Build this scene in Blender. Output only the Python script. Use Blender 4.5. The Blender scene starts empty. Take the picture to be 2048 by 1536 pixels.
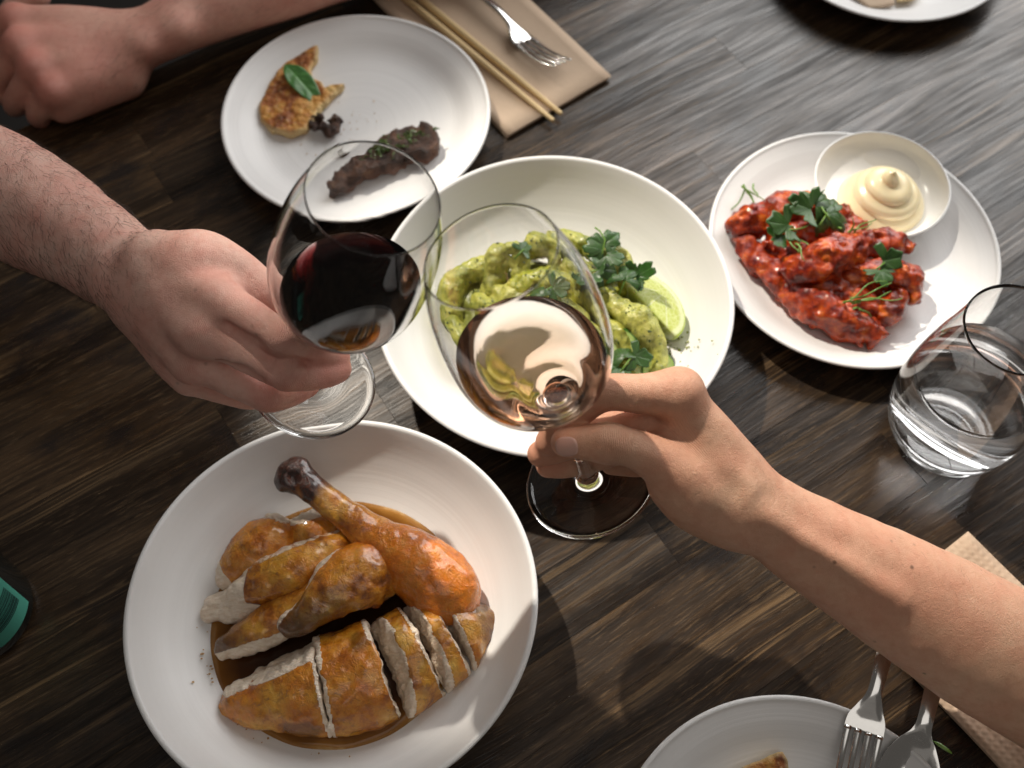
import bpy, bmesh, math, random
import numpy as np
from mathutils import Vector, Matrix
import openvdb as vdb
rnd = random.Random(7)
S = bpy.context.scene
COL = S.collection
R = math.radians
# ------------------------------------------------------------------ camera
PITCH = R(60.895); CAMH = 0.7631; FPX = 2260.1
cd = bpy.data.cameras.new("camera"); cam = bpy.data.objects.new("camera", cd); COL.objects.link(cam)
cam.location = (0, 0, CAMH); cam.rotation_euler = (R(90) - PITCH, 0, 0)
cd.sensor_width = 36; cd.lens = FPX / 2048 * 36; cd.clip_start = 0.02; cd.clip_end = 60
cd.dof.use_dof = True; cd.dof.focus_distance = 0.70; cd.dof.aperture_fstop = 6.3
S.camera = cam
# ------------------------------------------------------------------ light
S.view_settings.view_transform = 'Standard'; S.view_settings.look = 'None'
S.view_settings.exposure = 0; S.view_settings.gamma = 1
S.cycles.use_denoising = True
S.cycles.max_bounces = 16; S.cycles.transmission_bounces = 14; S.cycles.transparent_max_bounces = 12
S.cycles.glossy_bounces = 6; S.cycles.diffuse_bounces = 4
S.cycles.caustics_refractive = True; S.cycles.caustics_reflective = False
S.cycles.sample_clamp_indirect = 4.0; S.cycles.blur_glossy = 0.3
wd = bpy.data.worlds.new("World"); S.world = wd; wd.use_nodes = True
wd.node_tree.nodes["Background"].inputs[0].default_value = (1.0, 0.92, 0.84, 1)
wd.node_tree.nodes["Background"].inputs[1].default_value = 0.085

def aim(o, src, dst):
    o.location = src
    o.rotation_euler = (Vector(dst) - Vector(src)).to_track_quat('-Z', 'Y').to_euler()
def area(name, src, dst, sx, sy, watts, col):
    l = bpy.data.lights.new(name, 'AREA'); l.shape = 'RECTANGLE'; l.size = sx; l.size_y = sy
    l.energy = watts; l.color = col
    o = bpy.data.objects.new(name, l); COL.objects.link(o); aim(o, src, dst); return o
# tall windows behind the far right of the table: panes side by side
WIN_L = 5.5
for i in range(3):
    area("window_light", (0.62 + 0.80 * i, 2.1, 1.22), (0.62 + 0.80 * i - 0.3, 0.4, 0.2), 0.74, 1.5, WIN_L * 0.74 * 1.5 * math.pi, (1.0, 0.99, 0.975))
# pale ceiling light well over the right half of the table, and a weak fill lamp added behind the camera
area("ceiling_light", (0.25, -0.42, 2.2), (0.15, 0.30, 0), 1.7, 1.3, 0.85 * 2.21 * math.pi, (1.0, 0.95, 0.89))
area("camera_fill", (-0.35, -1.25, 1.75), (0.0, 0.4, 0.0), 1.6, 1.1, 0.10 * 1.76 * math.pi, (1.0, 0.93, 0.86))
# low sun coming through one of them
sl = bpy.data.lights.new("sun_beam", 'SPOT'); sl.energy = 500; sl.color = (1.0, 0.92, 0.80)
sl.spot_size = R(10.8); sl.spot_blend = 0.35; sl.shadow_soft_size = 0.040
so = bpy.data.objects.new("sun_beam", sl); COL.objects.link(so)
SUN_T = Vector((0.135, 0.385, 0.0)); SUN_D = Vector((-0.60 * math.cos(R(48)), 0.80 * math.cos(R(48)), math.sin(R(48))))
aim(so, SUN_T + SUN_D * 3.2, SUN_T)

# ------------------------------------------------------------------ view geometry (turns a place in the photograph into a place on the table)
_s, _c = math.sin(PITCH), math.cos(PITCH)
FW = np.array([0, _c, -_s]); UP = np.array([0, _s, _c]); RT = np.array([1.0, 0, 0]); CC = np.array([0, 0, CAMH])
def ray(u, v): return FW + (u - 1024) / FPX * RT - (v - 768) / FPX * UP
def at(u, v, z=0.0):
    d = ray(u, v); return CC + d * ((z - CAMH) / d[2])
def atd(u, v, d): return CC + ray(u, v) * d
# ------------------------------------------------------------------ objects
def link(name, me, m=None, parent=None, loc=None):
    o = bpy.data.objects.new(name, me); COL.objects.link(o)
    if m is not None and me is not None:
        for x in (m if isinstance(m, (list, tuple)) else [m]): me.materials.append(x)
    if parent is not None: o.parent = parent
    if loc is not None: o.location = tuple(loc)
    return o
def tag(o, label=None, cat=None, group=None, kind=None):
    if label: o["label"] = label
    if cat: o["category"] = cat
    if group: o["group"] = group
    if kind: o["kind"] = kind
    return o
def empty(name, loc=(0, 0, 0), label=None, cat=None, group=None):
    o = bpy.data.objects.new(name, None); COL.objects.link(o); o.location = tuple(loc); o.empty_display_size = 0.01
    return tag(o, label, cat, group)
def mesh(name, V, F, smooth=True):
    me = bpy.data.meshes.new(name)
    me.from_pydata([tuple(map(float, v)) for v in V], [], [tuple(map(int, f)) for f in F])
    if smooth: me.polygons.foreach_set("use_smooth", [True] * len(me.polygons))
    me.update(); return me
def fix_normals(me):
    bm = bmesh.new(); bm.from_mesh(me); bmesh.ops.recalc_face_normals(bm, faces=bm.faces); bm.to_mesh(me); bm.free(); return me
def lathe(name, prof, n=96, warp=None):
    """closed or open profile of (r,z); r==0 ends become poles"""
    V, F = [], []; rows = []
    for r, z in prof:
        if r < 1e-6:
            rows.append([len(V)]); V.append((0, 0, z))
        else:
            i0 = len(V); rows.append(list(range(i0, i0 + n)))
            for k in range(n):
                t = 2 * math.pi * k / n; w = warp(t) if warp else 1.0
                V.append((r * w * math.cos(t), r * w * math.sin(t), z))
    for a, b in zip(rows[:-1], rows[1:]):
        for k in range(n):
            k2 = (k + 1) % n
            if len(a) == 1 and len(b) == 1: continue
            if len(a) == 1: F.append((a[0], b[k2], b[k]))
            elif len(b) == 1: F.append((a[k], a[k2], b[0]))
            else: F.append((a[k], a[k2], b[k2], b[k]))
    return fix_normals(mesh(name, V, F))
def smooth_prof(pts, sub=6):
    """Catmull-Rom through profile points"""
    P = [np.array(p, float) for p in pts]; out = []
    for i in range(len(P) - 1):
        p0 = P[max(i - 1, 0)]; p1 = P[i]; p2 = P[i + 1]; p3 = P[min(i + 2, len(P) - 1)]
        for j in range(sub):
            t = j / sub
            q = 0.5 * ((2 * p1) + (p2 - p0) * t + (2 * p0 - 5 * p1 + 4 * p2 - p3) * t * t + (3 * p1 - p0 - 3 * p2 + p3) * t ** 3)
            out.append((max(q[0], 0.0), q[1]))
    out.append(tuple(P[-1])); return out
def tube(V, F, pts, rad, n=6, cap=True):
    """append a round tube along pts"""
    P = [np.array(p, float) for p in pts]; i0 = len(V); rr = rad if hasattr(rad, '__len__') else [rad] * len(P)
    ref = None
    for i, p in enumerate(P):
        d = P[min(i + 1, len(P) - 1)] - P[max(i - 1, 0)]; d = d / (np.linalg.norm(d) + 1e-12)
        if ref is None: ref = np.cross(d, [0.31, 0.22, 0.92]); 
        u = ref - d * (ref @ d); u /= (np.linalg.norm(u) + 1e-12); w = np.cross(d, u); ref = u
        for k in range(n):
            t = 2 * math.pi * k / n; V.append(p + rr[i] * (math.cos(t) * u + math.sin(t) * w))
    for i in range(len(P) - 1):
        for k in range(n):
            a = i0 + i * n + k; b = i0 + i * n + (k + 1) % n; F.append((a, b, b + n, a + n))
    if cap:
        F.append(tuple(i0 + k for k in range(n))[::-1]); e = i0 + (len(P) - 1) * n; F.append(tuple(e + k for k in range(n)))
# ------------------------------------------------------------------ noise + implicit surfaces
def _hash(i, j, k, seed):
    h = (i.astype(np.int64) * 374761393 + j.astype(np.int64) * 668265263 + k.astype(np.int64) * 2147483647 + seed * 974634777) & 0xffffffff
    h = ((h ^ (h >> 13)) * 1274126177) & 0xffffffff
    return ((h ^ (h >> 16)) & 0xffff) / 32767.5 - 1.0
def vnoise(P, freq, seed=0):
    Q = P * freq; I = np.floor(Q); f = Q - I; f = f * f * (3 - 2 * f); I = I.astype(np.int64)
    x, y, z = I[..., 0], I[..., 1], I[..., 2]; fx, fy, fz = f[..., 0], f[..., 1], f[..., 2]
    def L(a, b, t): return a + (b - a) * t
    return L(L(L(_hash(x, y, z, seed), _hash(x + 1, y, z, seed), fx), L(_hash(x, y + 1, z, seed), _hash(x + 1, y + 1, z, seed), fx), fy),
             L(L(_hash(x, y, z + 1, seed), _hash(x + 1, y, z + 1, seed), fx), L(_hash(x, y + 1, z + 1, seed), _hash(x + 1, y + 1, z + 1, seed), fx), fy), fz)
def unit(v): v = np.array(v, float); return v / np.linalg.norm(v)
class SDF:
    def __init__(s, lo, hi, vox):
        s.lo = np.array(lo, float); s.v = vox; s.n = np.ceil((np.array(hi) - s.lo) / vox).astype(int) + 1
        s.D = np.full(tuple(s.n), 1.0, np.float32)
    def blk(s, lo, hi):
        a = np.clip(np.floor((np.array(lo) - s.lo) / s.v).astype(int), 0, s.n); b = np.clip(np.ceil((np.array(hi) - s.lo) / s.v).astype(int) + 1, 0, s.n)
        sl = tuple(slice(a[i], b[i]) for i in range(3))
        g = np.meshgrid(*[s.lo[i] + s.v * np.arange(a[i], b[i]) for i in range(3)], indexing='ij')
        return sl, np.stack(g, -1)
    @staticmethod
    def smin(a, b, k):
        if k <= 0: return np.minimum(a, b)
        h = np.maximum(k - np.abs(a - b), 0) / k
        return np.minimum(a, b) - h * h * k * 0.25
    def cap(s, a, b, ra, rb=None, k=0.006, flat=None, sub=False, margin=0.0):
        a = np.array(a, float); b = np.array(b, float); rb = ra if rb is None else rb
        m = max(ra, rb) * (1 if flat is None else max(1, flat[1])) + abs(k) + margin + 4 * s.v
        sl, X = s.blk(np.minimum(a, b) - m, np.maximum(a, b) + m)
        if X.size == 0: return s
        ba = b - a; pa = X - a
        if flat is not None:
            nn = unit(flat[0]); g = 1 / flat[1] - 1; ba = ba + nn * (ba @ nn) * g; pa = pa + nn * ((pa @ nn) * g)[..., None]
        L = ba @ ba
        t = np.clip((pa @ ba) / L, 0, 1) if L > 1e-12 else np.zeros(X.shape[:3])
        q = pa - t[..., None] * ba
        d = np.linalg.norm(q, axis=-1) - (ra + (rb - ra) * t)
        if sub: s.D[sl] = -s.smin(-s.D[sl], d, k)
        else: s.D[sl] = s.smin(s.D[sl], d, k)
        return s
    def chain(s, pts, k=0.006, flat=None):
        """pts: list of (xyz, r)"""
        for (a, ra), (b, rb) in zip(pts[:-1], pts[1:]): s.cap(a, b, ra, rb, k, flat)
        return s
    def sweep(s, js, k=0.006, flat=None, sub=6, step=None):
        """one smooth tapering limb through joints [(xyz, r)]: dense hard union of short cones, then one blend into the field"""
        P = [np.r_[np.array(p, float), r] for p, r in js]; out = []
        for i in range(len(P) - 1):
            p0, p1, p2, p3 = P[max(i - 1, 0)], P[i], P[i + 1], P[min(i + 2, len(P) - 1)]
            for j in range(sub):
                t = j / sub; out.append(.5 * (2 * p1 + (p2 - p0) * t + (2 * p0 - 5 * p1 + 4 * p2 - p3) * t * t + (3 * p1 - p0 - 3 * p2 + p3) * t ** 3))
        out.append(P[-1]); out = np.array(out); rm = out[:, 3].max() * (1 if flat is None else max(1, flat[1])) + k + 5 * s.v
        a0 = np.clip(np.floor((out[:, :3].min(0) - rm - s.lo) / s.v).astype(int), 0, s.n); b0 = np.clip(np.ceil((out[:, :3].max(0) + rm - s.lo) / s.v).astype(int) + 1, 0, s.n)
        T = SDF.__new__(SDF); T.lo = s.lo + a0 * s.v; T.v = s.v; T.n = b0 - a0
        if (T.n <= 0).any(): return s
        T.D = np.full(tuple(T.n), 1.0, np.float32)
        for q, w in zip(out[:-1], out[1:]): T.cap(q[:3], w[:3], q[3], w[3], 0, flat, margin=k)
        sl = tuple(slice(a0[i], b0[i]) for i in range(3)); s.D[sl] = s.smin(s.D[sl], T.D, k); return s
    def ell(s, c, rad, M=None, k=0.004, sub=False):
        rad = np.array(rad, float); c = np.array(c, float); m = rad.max() + abs(k) + 4 * s.v
        sl, X = s.blk(c - m, c + m)
        if X.size == 0: return s
        q = X - c
        if M is not None: q = q @ np.array(M)
        k0 = np.linalg.norm(q / rad, axis=-1); k1 = np.linalg.norm(q / (rad * rad), axis=-1) + 1e-9
        d = k0 * (k0 - 1) / k1
        if sub: s.D[sl] = -s.smin(-s.D[sl], d, k)
        else: s.D[sl] = s.smin(s.D[sl], d, k)
        return s
    def plane(s, p, n, k=0.001):
        """keep the side the normal points away from"""
        sl, X = s.blk(s.lo, s.lo + s.v * s.n)
        d = (X - np.array(p)) @ unit(n); s.D = -s.smin(-s.D, -d.astype(np.float32), k); return s
    def noise(s, amp, freq, seed=0, octs=1, fn=None):
        m = np.abs(s.D) < amp * 3 + 3 * s.v
        I = np.argwhere(m); P = s.lo + I * s.v; o = np.zeros(len(P))
        for i in range(octs): o += vnoise(P, freq * 2 ** i, seed + i) * 0.5 ** i
        if fn: o = fn(o)
        s.D[m] += (amp * o).astype(np.float32); return s
    def mesh(s, name, relax=2, local=None):
        D = s.D.copy(); D = np.clip(D, -6 * s.v, 6 * s.v)
        e = 6 * s.v
        for ax in range(3):
            for i in (0, -1):
                ix = [slice(None)] * 3; ix[ax] = i; D[tuple(ix)] = e
        G = vdb.FloatGrid(float(e)); G.copyFromArray(np.ascontiguousarray(D.astype(np.float32)))
        P, Q = G.convertToQuads(0.0); P = P.astype(np.float64) * s.v + s.lo; Q = np.asarray(Q)
        E = np.concatenate([Q[:, [0, 1]], Q[:, [1, 2]], Q[:, [2, 3]], Q[:, [3, 0]]])
        for _ in range(relax):
            acc = np.zeros_like(P); cnt = np.zeros(len(P))
            for c in range(3): acc[:, c] = np.bincount(E[:, 0], P[E[:, 1], c], len(P)) + np.bincount(E[:, 1], P[E[:, 0], c], len(P))
            cnt = np.bincount(E[:, 0], minlength=len(P)) + np.bincount(E[:, 1], minlength=len(P))
            P = P * 0.45 + 0.55 * acc / np.maximum(cnt, 1)[:, None]
        s.P = P
        me = bpy.data.meshes.new(name); me.vertices.add(len(P))
        W = P if local is None else P - np.array(local)
        me.vertices.foreach_set("co", W.astype(np.float32).ravel())
        me.loops.add(Q.size); me.loops.foreach_set("vertex_index", Q.astype(np.int32).ravel())
        me.polygons.add(len(Q)); me.polygons.foreach_set("loop_start", np.arange(0, Q.size, 4, dtype=np.int32))
        me.polygons.foreach_set("use_smooth", np.ones(len(Q), bool))
        me.update(calc_edges=True); me.validate()
        return me
def attr(me, name, vals):
    a = me.attributes.new(name, 'FLOAT', 'POINT'); a.data.foreach_set("value", np.asarray(vals, np.float32)); return me
# ------------------------------------------------------------------ materials
class NT:
    def __init__(s, name):
        s.m = bpy.data.materials.new(name); s.m.use_nodes = True; s.t = s.m.node_tree; s.t.nodes.clear()
        s.out = s.n('ShaderNodeOutputMaterial')
    def n(s, typ, ins=None, **kw):
        x = s.t.nodes.new(typ)
        for k, v in kw.items(): setattr(x, k, v)
        for k, v in (ins or {}).items(): s.set(x.inputs[k], v)
        return x
    def set(s, sock, v):
        if isinstance(v, bpy.types.NodeSocket): s.t.links.new(v, sock)
        elif isinstance(v, bpy.types.Node): s.t.links.new(v.outputs[0], sock)
        else:
            if isinstance(v, tuple) and len(v) == 3 and sock.type == 'RGBA': v = v + (1,)
            sock.default_value = v
    def coord(s, kind='Object', scale=(1, 1, 1), rot=(0, 0, 0), loc=(0, 0, 0)):
        c = s.n('ShaderNodeTexCoord').outputs[kind]
        m = s.n('ShaderNodeMapping', {'Vector': c, 'Scale': scale, 'Rotation': rot, 'Location': loc}); return m.outputs[0]
    def noise(s, vec, scale, detail=3, rough=0.55, dist=0.0, out=0):
        return s.n('ShaderNodeTexNoise', {'Vector': vec, 'Scale': scale, 'Detail': detail, 'Roughness': rough, 'Distortion': dist}).outputs[out]
    def voro(s, vec, scale, feature='F1', out=0, rand=1.0):
        return s.n('ShaderNodeTexVoronoi', {'Vector': vec, 'Scale': scale, 'Randomness': rand}, feature=feature).outputs[out]
    def ramp(s, fac, stops, interp='LINEAR'):
        r = s.n('ShaderNodeValToRGB', {'Fac': fac}); cr = r.color_ramp; cr.interpolation = interp
        while len(cr.elements) < len(stops): cr.elements.new(0.5)
        for e, (p, c) in zip(cr.elements, stops):
            e.position = p; e.color = (c, c, c, 1) if not hasattr(c, '__len__') else tuple(c) + (1,)
        return r.outputs[0]
    def mix(s, fac, a, b, mode='MIX'):
        x = s.n('ShaderNodeMix', data_type='RGBA', blend_type=mode); s.set(x.inputs[0], fac); s.set(x.inputs[6], a); s.set(x.inputs[7], b); return x.outputs[2]
    def math(s, op, a, b=0.0, clamp=False):
        x = s.n('ShaderNodeMath', operation=op, use_clamp=clamp); s.set(x.inputs[0], a); s.set(x.inputs[1], b); return x.outputs[0]
    def attr(s, name): return s.n('ShaderNodeAttribute', attribute_name=name).outputs['Fac']
    def bump(s, h, strength=0.3, dist=0.001, normal=None):
        i = {'Height': h, 'Strength': strength, 'Distance': dist}
        if normal is not None: i['Normal'] = normal
        return s.n('ShaderNodeBump', i).outputs[0]
    def bsdf(s, **kw):
        b = s.n('ShaderNodeBsdfPrincipled')
        for k, v in kw.items(): s.set(b.inputs[k.replace('_', ' ')], v)
        s.t.links.new(b.outputs[0], s.out.inputs[0]); return b

def simple(name, col, rough=0.5, **kw):
    t = NT(name); t.bsdf(Base_Color=col, Roughness=rough, **kw); return t.m

def mat_wood():
    t = NT("stained_wood")
    oi = t.n('ShaderNodeObjectInfo').outputs['Random']
    c = t.n('ShaderNodeTexCoord').outputs['Object']
    off = t.n('ShaderNodeCombineXYZ', {0: t.math('MULTIPLY', oi, 37.0), 1: t.math('MULTIPLY', oi, 11.3), 2: t.math('MULTIPLY', oi, 5.0)})
    v = t.n('ShaderNodeVectorMath', {0: c, 1: off}, operation='ADD').outputs[0]
    def mp(sx, sy): return t.n('ShaderNodeMapping', {'Vector': v, 'Scale': (sx, sy, 1)}).outputs[0]
    wob = t.noise(mp(3.0, 9.0), 1.0, 2, 0.5)
    vy = t.n('ShaderNodeVectorMath', {0: v, 1: t.n('ShaderNodeCombineXYZ', {1: t.math('MULTIPLY', t.math('SUBTRACT', wob, 0.5), 0.03)})}, operation='ADD').outputs[0]
    def mq(sx, sy): return t.n('ShaderNodeMapping', {'Vector': vy, 'Scale': (sx, sy, 1)}).outputs[0]
    body = t.noise(mq(2.6, 40.0), 1.0, 5, 0.64)
    rings = t.noise(mq(0.8, 95.0), 1.0, 2, 0.5)
    ringm = t.noise(mp(3.0, 16.0), 1.0, 2, 0.5)
    fine = t.noise(mq(13.0, 360.0), 1.0, 3, 0.65)
    pores = t.noise(mq(55.0, 800.0), 1.0, 2, 0.6)
    blotch = t.noise(mp(16.0, 26.0), 1.0, 4, 0.62)
    col = t.ramp(body, [(0.28, (0.012, 0.007, 0.004)), (0.45, (0.028, 0.017, 0.009)), (0.58, (0.058, 0.035, 0.017)), (0.74, (0.105, 0.064, 0.031))])
    sk = t.math('MULTIPLY', t.ramp(rings, [(0.585, 0.0), (0.615, 1.0), (0.635, 0.8), (0.655, 0.0)]), t.ramp(ringm, [(0.42, 0.0), (0.60, 0.9)]))
    col = t.mix(sk, col, (0.17, 0.112, 0.058))
    col = t.mix(t.math('MULTIPLY', t.ramp(fine, [(0.34, 1.0), (0.60, 0.0)]), 0.7), col, (0.012, 0.009, 0.007))
    col = t.mix(t.math('MULTIPLY', t.ramp(pores, [(0.57, 0.0), (0.70, 1.0)]), 0.35), col, (0.20, 0.135, 0.075))
    col = t.mix(t.math('MULTIPLY', t.ramp(blotch, [(0.52, 0.0), (0.68, 1.0)]), 0.85), col, (0.012, 0.010, 0.010))
    tint = t.ramp(oi, [(0.0, (0.62, 0.60, 0.60)), (0.35, (1.1, 1.02, 0.95)), (0.7, (0.82, 0.78, 0.75)), (1.0, (1.35, 1.25, 1.1))])
    col = t.mix(1.0, col, tint, 'MULTIPLY')
    ro = t.ramp(t.math('ADD', t.math('MULTIPLY', fine, 0.6), t.math('MULTIPLY', blotch, 0.4)), [(0.3, 0.44), (0.62, 0.22)])
    hb = t.math('ADD', t.math('ADD', t.math('MULTIPLY', fine, 0.7), t.math('MULTIPLY', body, 0.5)), t.math('MULTIPLY', pores, -0.3))
    t.bsdf(Base_Color=col, Roughness=ro, Normal=t.bump(hb, 0.32, 0.0009), IOR=1.66, Specular_IOR_Level=t.ramp(t.math('ADD', t.math('MULTIPLY', fine, 0.5), t.math('MULTIPLY', body, 0.5)), [(0.36, 0.12), (0.64, 0.50)]))
    return t.m

def mat_ceramic(name="glazed_stoneware", col=(0.79, 0.782, 0.772), rings=True, rough=0.38):
    t = NT(name); c = t.n('ShaderNodeTexCoord').outputs['Object']
    x = t.n('ShaderNodeSeparateXYZ', {0: c})
    r = t.math('SQRT', t.math('ADD', t.math('MULTIPLY', x.outputs[0], x.outputs[0]), t.math('MULTIPLY', x.outputs[1], x.outputs[1])))
    rv = t.n('ShaderNodeCombineXYZ', {0: r})
    w = t.noise(rv.outputs[0], 170.0, 3, 0.6); sp = t.noise(c, 900.0, 2, 0.5); bl = t.noise(c, 24.0, 3, 0.5)
    cc = t.mix(t.math('MULTIPLY', t.ramp(w, [(0.35, 0.0), (0.7, 1.0)]), 0.35 if rings else 0.0), col, tuple(a * 0.86 for a in col))
    cc = t.mix(t.math('MULTIPLY', bl, 0.15), cc, tuple(a * f for a, f in zip(col, (0.9, 0.87, 0.84))))
    h = t.math('ADD', t.math('MULTIPLY', w, 1.0 if rings else 0.0), t.math('MULTIPLY', sp, 0.04))
    t.bsdf(Base_Color=cc, Roughness=t.ramp(bl, [(0.3, rough), (0.7, rough + 0.1)]), Normal=t.bump(h, 0.25, 0.0012), IOR=1.5)
    return t.m

def mat_glass(name="clear_glass", col=(1, 1, 1), ior=1.5):
    t = NT(name); g = t.n('ShaderNodeBsdfGlass', {'Color': col, 'Roughness': 0.0, 'IOR': ior}); t.t.links.new(g.outputs[0], t.out.inputs[0]); return t.m
def mat_liquid(name, col, dens, ior=1.34):
    t = NT(name); g = t.n('ShaderNodeBsdfGlass', {'Color': (1, 1, 1), 'Roughness': 0.0, 'IOR': ior}); t.t.links.new(g.outputs[0], t.out.inputs[0])
    if dens > 0:
        a = t.n('ShaderNodeVolumeAbsorption', {'Color': col, 'Density': dens}); t.t.links.new(a.outputs[0], t.out.inputs[1])
    return t.m
def mat_steel():
    t = NT("polished_steel"); c = t.coord('Object', (1, 1, 1))
    n = t.noise(c, 300.0, 3, 0.6)
    t.bsdf(Base_Color=(0.72, 0.71, 0.69), Metallic=1.0, Roughness=t.ramp(n, [(0.3, 0.10), (0.8, 0.22)])); return t.m
def mat_skin(name, base, red, dark, freck=0.5):
    t = NT(name); c = t.n('ShaderNodeTexCoord').outputs['Object']
    big = t.noise(c, 34.0, 5, 0.62); mid = t.noise(c, 190.0, 4, 0.65); blot = t.noise(c, 95.0, 3, 0.6)
    rd = t.attr('red')
    col = t.mix(t.ramp(big, [(0.36, 0.0), (0.66, 0.42)]), base, red)
    col = t.mix(t.math('MULTIPLY', t.ramp(mid, [(0.42, 0.0), (0.72, 1.0)]), 0.30), col, dark)
    col = t.mix(t.math('MULTIPLY', t.ramp(blot, [(0.5, 0.0), (0.72, 1.0)]), 0.22), col, red)
    col = t.mix(t.math('MULTIPLY', rd, 0.85, True), col, red)
    fr = t.voro(c, 78.0); sel = t.noise(c, 55.0, 1, 0.5)
    fk = t.math('MULTIPLY', t.ramp(fr, [(0.05, 1.0), (0.13, 0.0)]), t.ramp(sel, [(0.56, 0.0), (0.64, 1.0)]))
    col = t.mix(t.math('MULTIPLY', fk, freck), col, tuple(x * 0.3 for x in dark))
    cells = t.voro(c, 900.0, 'DISTANCE_TO_EDGE'); lines = t.noise(c, 360.0, 5, 0.72, 1.5)
    fx = t.math('ADD', t.math('MULTIPLY', t.attr('foldx'), 3100.0), t.math('MULTIPLY', t.noise(c, 240.0, 2, 0.5), 5.0))
    fold = t.math('MULTIPLY', t.math('POWER', t.math('ABSOLUTE', t.math('SINE', fx)), 0.5), t.attr('foldw'))
    h = t.math('ADD', t.math('ADD', t.math('MULTIPLY', t.ramp(cells, [(0.0, 0.0), (0.14, 1.0)]), 0.30), t.math('MULTIPLY', lines, 1.0)), t.math('ADD', t.math('MULTIPLY', mid, 1.0), t.math('MULTIPLY', fold, 3.0)))
    t.bsdf(Base_Color=col, Roughness=t.ramp(mid, [(0.3, 0.38), (0.7, 0.56)]), Normal=t.bump(h, 0.5, 0.0009),
           Subsurface_Weight=0.10, Subsurface_Radius=(1.0, 0.35, 0.18), Subsurface_Scale=0.005, IOR=1.42)
    return t.m
# ================================================================== materials in use
M_WOOD = mat_wood(); M_CER = mat_ceramic(); M_CER2 = mat_ceramic("white_porcelain", (0.84, 0.84, 0.835), False, 0.15)
M_GLASS = mat_glass(); M_STEEL = mat_steel()
M_RED = mat_liquid("red_wine_liquid", (0.50, 0.008, 0.025), 520.0, 1.345)
M_ROSE = mat_liquid("rose_wine_liquid", (1.0, 0.66, 0.37), 23.0, 1.345)
M_WATER = mat_liquid("still_water", (1, 1, 1), 0.0, 1.333)
# ================================================================== floor and table
t = NT("dark_floor"); t.bsdf(Base_Color=(0.012, 0.010, 0.009), Roughness=0.6)
tag(link("floor", mesh("floor", [(-6, -6, -0.74), (6, -6, -0.74), (6, 6, -0.74), (-6, 6, -0.74)], [(0, 1, 2, 3)], False), t.m), kind='structure')
TH = R(33.3); E1 = np.array([math.cos(TH), math.sin(TH), 0]); E2 = np.array([-math.sin(TH), math.cos(TH), 0])
N0 = at(30, 262) @ E2
table = empty("dining_table", (0, 0, 0), "dark stained wooden table made of narrow jointed planks, under all the plates", "table")
def stave_mesh(L, W, T=0.034, c=0.00012):
    V = []
    for z, i in ((-T, 0), (-c, 0), (0, c)):
        V += [(i, i, z), (L - i, i, z), (L - i, W - i, z), (i, W - i, z)]
    F = [(3, 2, 1, 0)]
    for a in (0, 4):
        for k in range(4): F.append((a + k, a + (k + 1) % 4, a + 4 + (k + 1) % 4, a + 4 + k))
    F.append((8, 9, 10, 11)); return mesh("stave", V, F, False)
LENS = [0.22, 0.30, 0.38, 0.46, 0.56]; SW = 0.0495; cache = {}
for row in range(22):
    e = -0.62 + rnd.uniform(-0.2, 0.0)
    while e < 1.25:
        li = rnd.randrange(5)
        if li not in cache: cache[li] = stave_mesh(LENS[li] - 0.0001, SW - 0.0001)
        me = cache[li]
        o = link("stave", me, None if me.materials else M_WOOD, table)
        p = E1 * e + E2 * (N0 - (row + 1) * SW); o.location = (p[0], p[1], rnd.uniform(-0.0002, 0.0)); o.rotation_euler = (0, 0, TH)
        e += LENS[li]
# ================================================================== plates and bowls
def wobble(a, b, base=0.0):
    return lambda th: 1 + a * math.cos(2 * (th - b)) + 0.0015 * math.cos(3 * th + base)
def bowl_profile(Rr, H):
    o = [(0, 0.0025), (0.045, 0.0025), (0.050, 0.0), (0.056, 0.0), (0.060, 0.003), (0.082 * Rr / .135, 0.0065), (0.105 * Rr / .135, 0.0175 * H / .055), (0.124 * Rr / .135, 0.037 * H / .055), (Rr - 0.0012, H - 0.0035), (Rr, H - 0.0012), (Rr - 0.0010, H), (Rr - 0.0032, H - 0.0003), (Rr - 0.0058, H - 0.0035)]
    i = [(0.1185 * Rr / .135, 0.036 * H / .055), (0.1025 * Rr / .135, 0.0205 * H / .055), (0.084 * Rr / .135, 0.0112), (0.060, 0.0085), (0.03, 0.0078), (0, 0.0076)]
    return o[:4] + smooth_prof(o[4:] + i, 5)
def plate_profile(Rr, H):
    o = [(0, 0.002), (0.055, 0.002), (0.059, 0.0), (0.065, 0.0), (0.069, 0.003), (0.085, 0.0065), (0.102, H * 0.62), (Rr - 0.0012, H - 0.0025), (Rr, H - 0.0008), (Rr - 0.001, H), (Rr - 0.0028, H - 0.0002), (Rr - 0.0055, H - 0.0022)]
    i = [(0.100, H * 0.72), (0.085, 0.0105), (0.068, 0.0078), (0.03, 0.0070), (0, 0.0069)]
    return o[:4] + smooth_prof(o[4:] + i, 5)
def dish(name, me, loc, label, cat, m=None, group=None):
    o = link(name, me, m or M_CER, None, loc); return tag(o, label, cat, group)
dish("serving_bowl", lathe("serving_bowl", bowl_profile(0.1325, 0.055), 144, wobble(0.012, R(20))), (-0.1170, 0.2345, 0), "wide white stoneware bowl holding the sliced roast chicken in gravy", "bowl", group="wide white stoneware bowls")
dish("serving_bowl", lathe("serving_bowl", bowl_profile(0.135, 0.055), 144, wobble(0.003, R(60))), (0.0316, 0.4708, 0), "wide white stoneware bowl holding green sauced food and a lime wedge", "bowl", group="wide white stoneware bowls")
PLT = lathe("dinner_plate", plate_profile(0.1163, 0.025), 144, wobble(0.003, R(100)))
dish("dinner_plate", PLT, (-0.1350, 0.6810, 0), "white plate with bitten toast and leftover grilled meat on it", "plate", group="round white dinner plates")
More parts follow.
